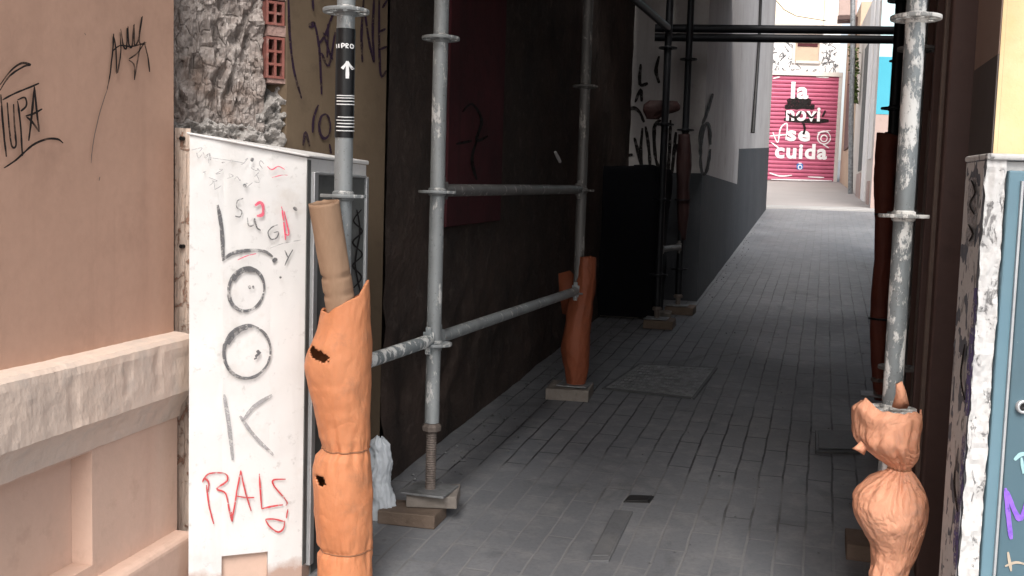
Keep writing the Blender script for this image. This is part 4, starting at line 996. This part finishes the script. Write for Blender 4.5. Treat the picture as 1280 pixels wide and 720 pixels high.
# ---------------- foam sheaths
def foam(name, label, d, rows, mat, depth=None, group='orange foam sheaths on the posts', holes=(), top=None, pinches=(), n=56, wr=.004, nv=90, thick=.006, cat='foam sheath', seed=0, flat=1.0, bottom=None, crease=1.0, spread=26.0, ties=(), folds=()):
    rows = sorted(rows); out_ = []
    ctr = lambda i: rows[max(0, min(len(rows)-1, i))]
    dense = []
    for i in range(len(rows) - 1):
        k = max(2, int(nv * (rows[i+1][0] - rows[i][0]) / (rows[-1][0] - rows[0][0])))
        for q in range(k):
            t = q / k; P0, P1, P2, P3 = ctr(i-1), ctr(i), ctr(i+1), ctr(i+2)
            vv = P1[0] + (P2[0] - P1[0]) * t
            f = [.5 * (2*P1[j] + (P2[j]-P0[j])*t + (2*P0[j]-5*P1[j]+4*P2[j]-P3[j])*t*t + (3*P1[j]-P0[j]-3*P2[j]+P3[j])*t**3) for j in (1, 2)]
            dense.append((vv, f[0], f[1]))
    dense.append(rows[-1])
    v0, v1 = dense[0][0], dense[-1][0]
    grid = []
    for i, (v, l, r_) in enumerate(dense):
        row = []
        for k in range(n):
            a = 2 * math.pi * k / n
            ca, sa = math.cos(a), math.sin(a)          # ca: right, sa: towards camera
            vv = v
            if top is not None: vv = v + top(ca, sa) * max(0, 1 - (v - v0) / (.30 * (v1 - v0)))
            c = P((l + r_) / 2, vv, d); hw = (r_ - l) / 2 / F * d
            hd = hw * flat
            near = 0
            for pv in pinches: near = max(near, math.exp(-(abs(v - pv) / (spread if v < pv else min(spread, 20))) ** 1.3))
            rdg = 1 - abs(noise.noise(Vector((ca*3.4 + seed*1.7, sa*3.4, v*.010 + seed)))) * 2
            f = 1 + crease * (1 if (pinches and v < pinches[0]) else .45) * near * (.13 * rdg - .05) + near * (.10 * noise.noise(Vector((ca*2.6 + seed, sa*2.6, v*.012))) + .12 * noise.noise(Vector((ca*5.5, sa*5.5 + seed, v*.01)))) * (1 - math.exp(-((min([abs(v - pv) for pv in pinches] or [99])) / 5.0) ** 2) * .6)
            for (fa, fd, fs, fu, fl) in folds:
                da = (math.degrees(a) - fa + 180) % 360 - 180; dv = v - pinches[0]
                ext = fu if dv < 0 else fl
                wob = 6 * noise.noise(Vector((v*.05, fa, 0)))
                f -= fd * (math.exp(-(abs(da + wob) / fs)) - .35 * math.exp(-((abs(da + wob) - 2.2*fs) / fs) ** 2)) * math.exp(-(dv / ext) ** 2)
            w_ = wr * (noise.noise(Vector((ca*1.6 + seed, sa*1.6, v*.035))) + .5 * noise.noise(Vector((ca*4, sa*4 + seed, v*.09))) + .3 * noise.noise(Vector((ca*9, sa*9 + seed, v*.05))))
            row.append(c + RH * (ca * (hw * f + w_)) - FH * (sa * (hd * f + w_)))
        grid.append(row)
    def skip(i, k):
        v, l, r_ = dense[i]; a = 2 * math.pi * (k + .5) / n
        if math.sin(a) < 0: return False
        u = (l + r_) / 2 + math.cos(a) * (r_ - l) / 2
        for (hu, hv_, ru, rv, tl) in holes:
            x = u - hu; y = v - hv_ - tl * x
            if (x/ru)**2 + (y/rv)**2 < 1 + .4 * noise.noise(Vector((x*.5, y*.5, seed))): return True
        return False
    mb = MB(); mb.grid(grid, closed=True, skip=skip)
    base = P((rows[-1][1] + rows[-1][2]) / 2, rows[-1][0], d)
    o = mb.build(name, mat, None, solid=thick, base=base)
    for tv in ties:
        i = min(range(len(dense)), key=lambda q: abs(dense[q][0] - tv)); pts = grid[i]; cc = sum(pts, Vector()) / n
        ring = [p + (p - cc).normalized() * .0012 for p in pts]; tb_ = MB(); tb_.path(ring + [ring[0]], .0022, 6, cap=False)
        tb_.v = tb_.v; tie = tb_.build('tie', M['cord'], o)
    return tag(o, label, cat, group)
def top0(ca, sa):
    return 24 * max(0, min(1, (.75 - ca) / 1.3)) + 3 * noise.noise(Vector((ca*2, sa*2, 1))) - 15 * max(0, ca - .7) / .3 + 2
def top0_old(ca, sa):
    # high torn spike on the right, low on the left and front
    return 26 * max(0, -ca)**1.2 + 8*sa*(1 - abs(ca)) + 8 * noise.noise(Vector((ca*3, sa*3, 1))) - 14 * max(0, ca - .78) / .22 + 8
foam('foam_sheath', 'tall bright orange foam sheath wrapped round the front left post', 2.77,
     [(362,402,462),(380,399,462.5),(400,394,463),(425,385,464),(450,381,464.5),(480,386,464),(515,393,463),(545,399,462),(557,403,461),(561,402,461),(568,395,463),(590,391,465),(630,392,466),(660,395,466),(678,398,464.5),(684,403,464),(690,399,464),(705,397,465),(760,397,468)],
     M['foam'], holes=[(400,424,19,9,.55),(405,592,9,6,.1)], top=top0, pinches=(560,684), seed=2, wr=.0032, nv=170, n=110, spread=16, crease=.55, ties=(560,684), flat=1.1, folds=((100,.09,6,34,14),(60,.05,5,22,10),(135,.06,5,22,12)))
tongue = [(1087,504),(1077,500)]
def top1(ca, sa): return -14 * max(0, -ca - .55) / .45 + 5 * noise.noise(Vector((ca*4, sa*4, 7))) + (-9 if sa > .2 else -3)
foam('foam_sheath', 'pale orange foam sheath pinched at the waist on the front right post', 2.58,
     [(519,1078,1149),(527,1066,1149),(540,1068,1148),(556,1069,1146),(566,1080,1144),(576,1097,1141),(583,1108,1138),(587,1112,1136),(591,1104,1141),(598,1090,1146),(612,1074,1153),(632,1067,1157),(650,1070,1156),(668,1081,1152),(685,1089,1146),(705,1090,1139),(725,1087,1131),(770,1090,1132)],
     M['foampale'], top=top1, pinches=(587,), seed=5, wr=.006, nv=170, n=110, spread=34, crease=.8, ties=(587,), thick=.004, folds=((92,.20,5,46,34),(128,.15,6,40,22),(58,.15,5,55,26),(150,.16,5,28,16),(30,.13,5,50,18),(110,.08,3,20,60),(75,.10,4,26,44),(12,.10,5,30,16),(172,.12,5,30,14)))
# torn flaps of that sheath
def flap(name, pts, d, mat, label, th=.005, curl=.02, par=None):
    mb = MB(); c = Vector((0, 0, 0))
    f3 = [P(u, v, d) - FH * (curl * k) for (u, v, k) in pts]
    cc = sum(f3, Vector()) / len(f3) - FH * curl * .4
    for i in range(len(f3)): mb.face([f3[i], f3[(i+1) % len(f3)], cc], smooth=True)
    o = mb.build(name, mat, None, solid=th, base=cc)
    return tag(o, label, 'foam scrap', 'torn foam scraps')
flap('foam_flap', [(1113,508,.5),(1116,490,1),(1114,478,1.6),(1121,474,1.8),(1127,486,1.4),(1135,505,.4),(1134,511,0),(1122,510,.6)], 2.545, M['foampale'], 'torn orange foam tongue standing up above the lowest right rosette')
flap('foam_flap', [(1076,551,.1),(1069,556,.4),(1063,559,.7),(1069,562,.5),(1080,569,.1),(1084,560,0)], 2.535, M['foampale'], 'pointed torn foam corner on the left side of the pinched sheath')
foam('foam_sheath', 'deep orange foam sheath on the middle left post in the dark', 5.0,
     [(321,722,745),(340,721,745.5),(360,717,744),(380,712,741),(400,707,739),(420,703,738),(435,701,738),(450,704,737),(465,707,735),(482,709,731)], M['foamdeep'], pinches=(376,), seed=9, wr=.008, nv=60, n=48, top=lambda ca, sa: 3*noise.noise(Vector((ca*3, sa*3, 2))))
flap('foam_flap', [(698,342,0),(712,338,.3),(720,345,.6),(719,372,.5),(712,395,.3),(703,392,.1),(699,365,0)], 5.12, M['foamdeep'], 'flat red orange foam scrap hanging behind the middle left post')
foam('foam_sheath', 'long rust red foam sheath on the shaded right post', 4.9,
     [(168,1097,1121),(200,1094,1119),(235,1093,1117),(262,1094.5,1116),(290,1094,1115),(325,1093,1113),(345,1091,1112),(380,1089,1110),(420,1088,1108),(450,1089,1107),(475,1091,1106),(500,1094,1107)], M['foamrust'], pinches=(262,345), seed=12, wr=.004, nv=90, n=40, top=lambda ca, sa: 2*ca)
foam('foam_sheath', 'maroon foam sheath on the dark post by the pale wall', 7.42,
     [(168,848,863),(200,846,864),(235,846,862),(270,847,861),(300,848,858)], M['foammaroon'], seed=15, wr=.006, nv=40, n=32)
foam('foam_band', 'rust orange foam scrap hung behind the left post of the dark pair', 7.12,
     [(126,812,846),(131,805,850),(138,804,848),(144,806,830),(149,808,822)], M['foammaroon'], seed=17, wr=.012, nv=14, n=36, flat=.3, cat='foam scrap')
# cardboard tube
root_p = P(405, 253, 2.69); q_p = P(429, 402, 2.748); d = (root_p - q_p).normalized()
mb = MB(); n = 40; rad = .0400
x = d.cross(FH).normalized(); y = d.cross(x)
rows = []
for k in range(41):
    t = k / 40; c = root_p + (q_p - root_p) * t
    dent = .0045 * math.exp(-((t - .60) / .015) ** 2) + .003 * math.exp(-((t - .75) / .015) ** 2)
    rows.append([c + (x * math.cos(2*math.pi*q/n) + y * math.sin(2*math.pi*q/n)) * (rad - dent * (1 + .8*math.sin(q*.5)) + .0015 * noise.noise(Vector((q*.4, t*6, 3)))) + d * (.003 * noise.noise(Vector((q*.6, 1, 0))) if k == 0 else 0) for q in range(n)])
mb.grid(rows, closed=True)
tag(mb.build('cardboard_tube', M['card'], None, solid=.005, base=q_p), 'creased brown cardboard tube stuck into the top of the front orange sheath', 'cardboard tube')

# ---------------- timber pads, plank, bag
def block(name, c, lx, ly, h, rot, mat, label, cat, group=None, z0=None):
    ca, sa = math.cos(rot), math.sin(rot); ax = Vector((ca, sa, 0)) * lx/2; ay = Vector((-sa, ca, 0)) * ly/2
    ay.z = SL * ay.y * .8; ax.z = SL * ax.y * .8
    z = (gz(c.y) if z0 is None else z0)
    mb = MB(); mb.box(Vector((c.x, c.y, z + h/2)), ax, ay, Vector((0, 0, h/2)))
    for i in range(len(mb.v)): mb.v[i] += Vector((noise.noise(mb.v[i]*11), noise.noise(mb.v[i]*13 + Vector((5, 0, 0))), 0)) * .008
    return tag(mb.build(name, mat, None, bevel=.004, base=Vector((c.x, c.y, z))), label, cat, group)
GT = 'timber pads under the scaffold feet'
p1 = posts['L1'][0]
block('timber_pad', p1 + Vector((-.045, -.045, 0)), .20, .12, .045, R(2), M['wood'], 'dark lower timber under the bare screw jack foot', 'timber pad', GT)
block('timber_pad', p1 + Vector((.005, .02, 0)), .17, .13, .042, R(14), M['woodlt'], 'grey timber scrap on top of the dark pad, under the bare screw jack', 'timber pad', GT, z0=gz(p1.y) + .048)
p2 = posts['L2'][0]
block('timber_pad', p2 + Vector((-.02, -.01, 0)), .21, .20, .055, R(4), M['woodlt'], 'timber pad below the deep orange sheath on the middle left post', 'timber pad', GT)
for k, lab in (('L3', 'small dark pad under the post before the rust orange scrap'), ('L4', 'small dark pad under the post with maroon foam')):
    block('timber_pad', posts[k][0] + Vector((.02, 0, 0)), .20, .17, .055, 0, M['wood'], lab, 'timber pad', GT)
pl = ground(790, 396); block('plank', Vector((pl.x, pl.y, 0)), .55, .12, .05, R(3), M['woodlt'], 'loose weathered plank lying across the foot of the dark step wall', 'plank')
pr = posts['R1'][0]
block('timber_pad', pr + Vector((-.03, -.12, 0)), .20, .15, .05, R(0), M['wood'], 'brown timber pad peeping out left of the pinched pale sheath', 'timber pad', GT)
# near-black mass added to fill the black void before the step wall
cs = (plan(790, 7.30) ); zg_ = gz(cs.y); hh = P(790, 210, 7.3).z - zg_
mb = MB(); rows = []; n = 72
for i in range(50):
    t = i / 49; z = zg_ + .01 + (hh - .01) * min(1, t / .86); sh_ = 1 if t < .80 else max(.02, math.sqrt(max(0, 1 - ((t - .80) / .20) ** 2)))
    row = []
    for k in range(n):
        a = 2*math.pi*k/n; ca, sa = math.cos(a), math.sin(a); e_ = .35
        x = math.copysign(abs(ca)**e_, ca) * .245; y = math.copysign(abs(sa)**e_, sa) * .17
        f = sh_ * (1 + .14*noise.noise(Vector((ca*1.5, sa*1.5, t*2.5))) + .10*abs(noise.noise(Vector((ca*5, sa*5, t*4)))))
        row.append(Vector((cs.x + x*f, cs.y + y*f, z + .03*noise.noise(Vector((ca*1.5, sa*1.5, 3)))*t)))
    rows.append(row)
mb.grid(rows, closed=True); mb.face(rows[-1])
tag(mb.build('dark_mass', M['massblack'], None, base=Vector((cs.x, cs.y, zg_))), 'bulky near black mass added to fill the black void by the step wall', 'covered stack')
# white bag
gb = ground(474, 655); mb = MB(); rows = []; n = 64
for i in range(61):
    t = i / 60; z = t * .275
    wv = .044 * (.9 + .1*min(1, t*8)) * (1 if t < .9 else max(.35, 1 - ((t - .9)/.1)**2 * .65)) * (1 - .10*t)
    row = []
    for k in range(n):
        a = 2*math.pi*k/n; ca, sa = math.cos(a), math.sin(a)
        r1 = abs(noise.noise(Vector((ca*2.0, sa*2.0, t*3.2)))); r2 = abs(noise.noise(Vector((ca*4.5 + 3, sa*4.5, t*7)))); r3 = abs(noise.noise(Vector((ca*9, sa*9 + 5, t*16))))
        f = 1.12 - .42*r1 - .26*r2 - .13*r3
        row.append(gb + Vector((-.012 - .016*t + .012*noise.noise(Vector((t*3, 0, 0))), .05, z + .02*noise.noise(Vector((ca*2, sa*2, 8))) * t)) + RH * (ca*wv*f) + FH * (sa*wv*f*.85))
    rows.append(row)
mb.grid(rows, closed=True); mb.face(rows[0]); mb.face(rows[-1])
tag(mb.build('plastic_bag', M['bag'], None, base=gb), 'crumpled white plastic bag standing behind the front orange sheath', 'bag')

# ---------------- iron lids in the paving
def lid(name, pts, label, cat, mat, h=.006, ribs=None):
    g = [ground(u, v) for u, v in pts]; c = sum(g, Vector()) / 4
    root = thing(name, label, cat, c)
    mb = MB(); n = Vector((0, -SL, 1)).normalized()
    mb.hull([p - n*.03 for p in g], [p + n*(h + .006) for p in g]); mb.build('frame', mat, root, bevel=.002)
    mb = MB()
    if ribs:
        nu, nv = ribs
        f3 = [c + (p - c)*.93 for p in g]; mb.hull([p + n*(h + .003) for p in f3], [p + n*(h + .0072) for p in f3])
        for i in range(nu):
            for j in range(nv):
                f = lambda s, t: (g[0]*(1-s)*(1-t) + g[1]*s*(1-t) + g[2]*s*t + g[3]*(1-s)*t)
                s0, s1, t0, t1 = (i + .2)/nu, (i + .8)/nu, (j + .2)/nv, (j + .8)/nv
                s0, s1, t0, t1 = [.04 + .92*q for q in (s0, s1, t0, t1)]
                q = [f(s0, t0), f(s1, t0), f(s1, t1), f(s0, t1)]
                mb.hull([p + n*(h + .004) for p in q], [p + n*(h + .0105) for p in q])
        mb.build('tread_plate', M['plate'], root)
    else:
        f3 = [c + (p - c)*.86 for p in g]; mb.hull([p + n*(h + .0065) for p in f3], [p + n*(h + .010) for p in f3]); mb.build('cover', mat, root, bevel=.002)
    return root
lid('drain_cover', [(752,487),(868,500),(897,461),(798,456)], 'studded iron drain cover in the paving beside the middle left post', 'drain cover', M['lidsteel'], ribs=(16, 10), h=.002)
lid('access_cover', [(1019,567),(1075,568),(1075,541),(1019,541)], 'plain square iron cover left of the pale pinched foam sheath', 'access cover', M['lidsteel'])
lid('drain_slot', [(779,628),(812,629),(818,621),(786,620)], 'tiny dark broken slot in the middle of the paving', 'drain slot', M['cable'], h=-.003)
lid('access_cover', [(735,703),(761,703),(791,641),(768,639)], 'narrow dark iron cover in the near middle of the paving', 'access cover', M['lidtone'], h=.0005)

# ---------------- blue cabinet at the right
Q0 = plan(1205, 2.42); Q1 = plan(1229, 2.27); Q2 = Q1 + (RH * 1 + FH * .02) * .62; Q3 = Q2 + FH * .28; Q4 = plan(1205, 2.52) + RH * .02
ztop = Plane(Q1, RH).hit(1240, 194).z
root = thing('utility_cabinet', 'steel blue metal door cabinet in peeling white masonry, right edge', 'cabinet', (Q1.x + .2, Q1.y + .1, gz(2.2)))
SPn = Plane(Q0, Q1 - Q0); DPn = Plane(Q1, Q2 - Q1)
zb0 = -.1
mb = MB(); sl_ = (Q1 - Q0).length
def roughface(mb, pl, a0, a1, z0, z1, amp, edge=True, nx=24, nz=120, s=1):
    rows = []
    for j in range(nz + 1):
        z = z0 + (z1 - z0) * j / nz; row = []
        for k in range(nx + 1):
            a = a0 + (a1 - a0) * k / nx
            o = amp * (noise.noise(Vector((a*30, z*18, s))) + .6 * noise.noise(Vector((a*80, z*55, s))))
            da = amp * .8 * noise.noise(Vector((s, z*30, 2))) if k in (0, nx) else 0
            row.append(pl.at(a + da, z, o + .001))
        rows.append(row)
    mb.grid(rows, smooth=False)
roughface(mb, SPn, 0, SPn.a(Q1), zb0, ztop, .0035)
mb.face([V3(Q0, zb0), V3(Q0, ztop), V3(Q4, ztop), V3(Q4, zb0)])
mb.build('side_face', M['scrawl'], root)
aw = DPn.a(DPn.hit(1254, 268))
mb = MB(); roughface(mb, DPn, 0, aw, zb0, ztop, .007, s=4)
mb.prism([(Q0 + (Q1 - Q0)*.08 + FH*.012).xy, (Q1 + FH*.012).xy, (Q2 + FH*.012).xy, Q3.xy, Q4.xy], zb0, ztop - .012)
mb.build('masonry', M['peel'], root)
mb = MB(); mb.prism([(Q0 - RH*.006).xy, (Q1 - FH*.01 - RH*.004).xy, (Q2 - FH*.01).xy, Q3.xy, Q4.xy], ztop - .01, ztop + .004)
mb.build('cap', M['peel'], root, bevel=.005)
def dbox(mb, u0, v0, u1, v1, o0, o1):
    a0 = DPn.a(DPn.hit(u0, 300)); a1 = DPn.a(DPn.hit(u1, 300)); z1 = DPn.hit(1260, v0).z; z0 = DPn.hit(1260, v1).z
    mb.hull([DPn.at(a0, z0, o1), DPn.at(a1, z0, o1), DPn.at(a1, z0, o0), DPn.at(a0, z0, o0)], [DPn.at(a0, z1, o1), DPn.at(a1, z1, o1), DPn.at(a1, z1, o0), DPn.at(a0, z1, o0)])
mb = MB(); dbox(mb, 1254, 213, 1420, 900, -.01, .006); fr = mb.build('door_frame', M['bluedoor'], root, bevel=.004)
mb = MB(); dbox(mb, 1272, 232, 1420, 900, .006, .016); dr = mb.build('door', M['bluedark'], root, bevel=.004)
mb = MB(); dbox(mb, 1268.6, 226, 1271.6, 900, .006, .012); mb.build('gasket', M['frame'], root)
lk = DPn.hit(1277, 508, .016); 
for r0, r1, o, mt, nm in ((.009, .015, .010, 'frame', 'lock_ring'), (.001, .0088, .006, 'cable', 'lock_core')):
    mb = MB(); rows = []
    for (r_, oo) in ((r1, 0), (r1, o), (r0, o), (r0, .001)):
        rows.append([lk + DPn.n*oo + DPn.t*(r_*math.cos(2*math.pi*k/24)) + ZV*(r_*math.sin(2*math.pi*k/24)) for k in range(24)])
    mb.grid(rows, closed=True); 
    if nm == 'lock_core': mb.face(rows[2])
    mb.build(nm, M[mt], dr)
fd = lambda u, v, o: DPn.hit(u, v, o + .016)
strokes('violet_letter', fd, [dict(w=6, p=[(1257,610),(1260,640),(1264,674)]), dict(w=6, p=[(1259,614),(1268,638),(1276,648),(1284,625)]), dict(w=6, p=[(1284,625),(1290,660)])], 6, M['violet'], dr, off=.002)
strokes('teal_scrawl', fd, [dict(w=5, p=[(1268,575),(1276,568),(1284,568)]), dict(w=4, p=[(1277,572),(1279,592)])], 4, M['tealink'], dr, off=.002)
strokes('beige_scrawl', fd, [dict(w=4, p=[(1260,690),(1264,714)]), dict(w=3, p=[(1256,708),(1270,703),(1284,706)])], 4, M['beigeink'], dr, off=.002)
strokes('violet_streak', SPn, [dict(w=7, p=[(1220,360),(1214,440),(1208,520)]), dict(w=6, p=[(1205,540),(1202,600),(1196,650),(1194,712)])], 6, M['dullviolet'], root, off=.006)
strokes('paste_up', SPn, [dict(w=12, p=[(1217,222),(1215,262),(1212,308)])], 10, M['paleink'], root, off=.006)
strokes('black_scrawl', SPn, [[(1214,225),(1219,240),(1212,255),(1218,268)], [(1210,280),(1216,292),(1211,302)], [(1206,430),(1201,470),(1206,500)], [(1198,560),(1193,600),(1197,640)]], 2.5, M['black'], root, off=.009)

# ---------------- loose grit along the foot of the walls
mb = MB(); rn = random.Random(21)
for k in range(420):
    t = rn.random()
    if k < 260: y = near0.y + .1 + t * (cy - near0.y - .3); x = near0.x + .05 + abs(rn.gauss(0, .12))
    elif k < 330: y = c1.y + .2 + t * 8; x = c1.x + (c2.x - c1.x) * (y - c1.y) / (c2.y - c1.y) + .03 + abs(rn.gauss(0, .06))
    else: y = rn.uniform(2.7, 7); x = rn.uniform(-.8, .9)
    r = rn.uniform(.003, .009) * (1 if k < 330 else .7); c = Vector((x, y, gz(y) + r * .5 + .003)); i0 = len(mb.v)
    for d_ in ((1,0,0),(-1,0,0),(0,1,0),(0,-1,0),(0,0,.7),(0,0,-.7)): mb.v.append(c + Vector(d_) * r * rn.uniform(.6, 1.3))
    for f_ in ((0,2,4),(2,1,4),(1,3,4),(3,0,4),(2,0,5),(1,2,5),(3,1,5),(0,3,5)): mb.f.append(tuple(i0 + q for q in f_)); mb.sm.append(False)
tag(mb.build('grit', M['plate']), 'loose grit and crumbs scattered along the alley paving', 'grit', kind='stuff')
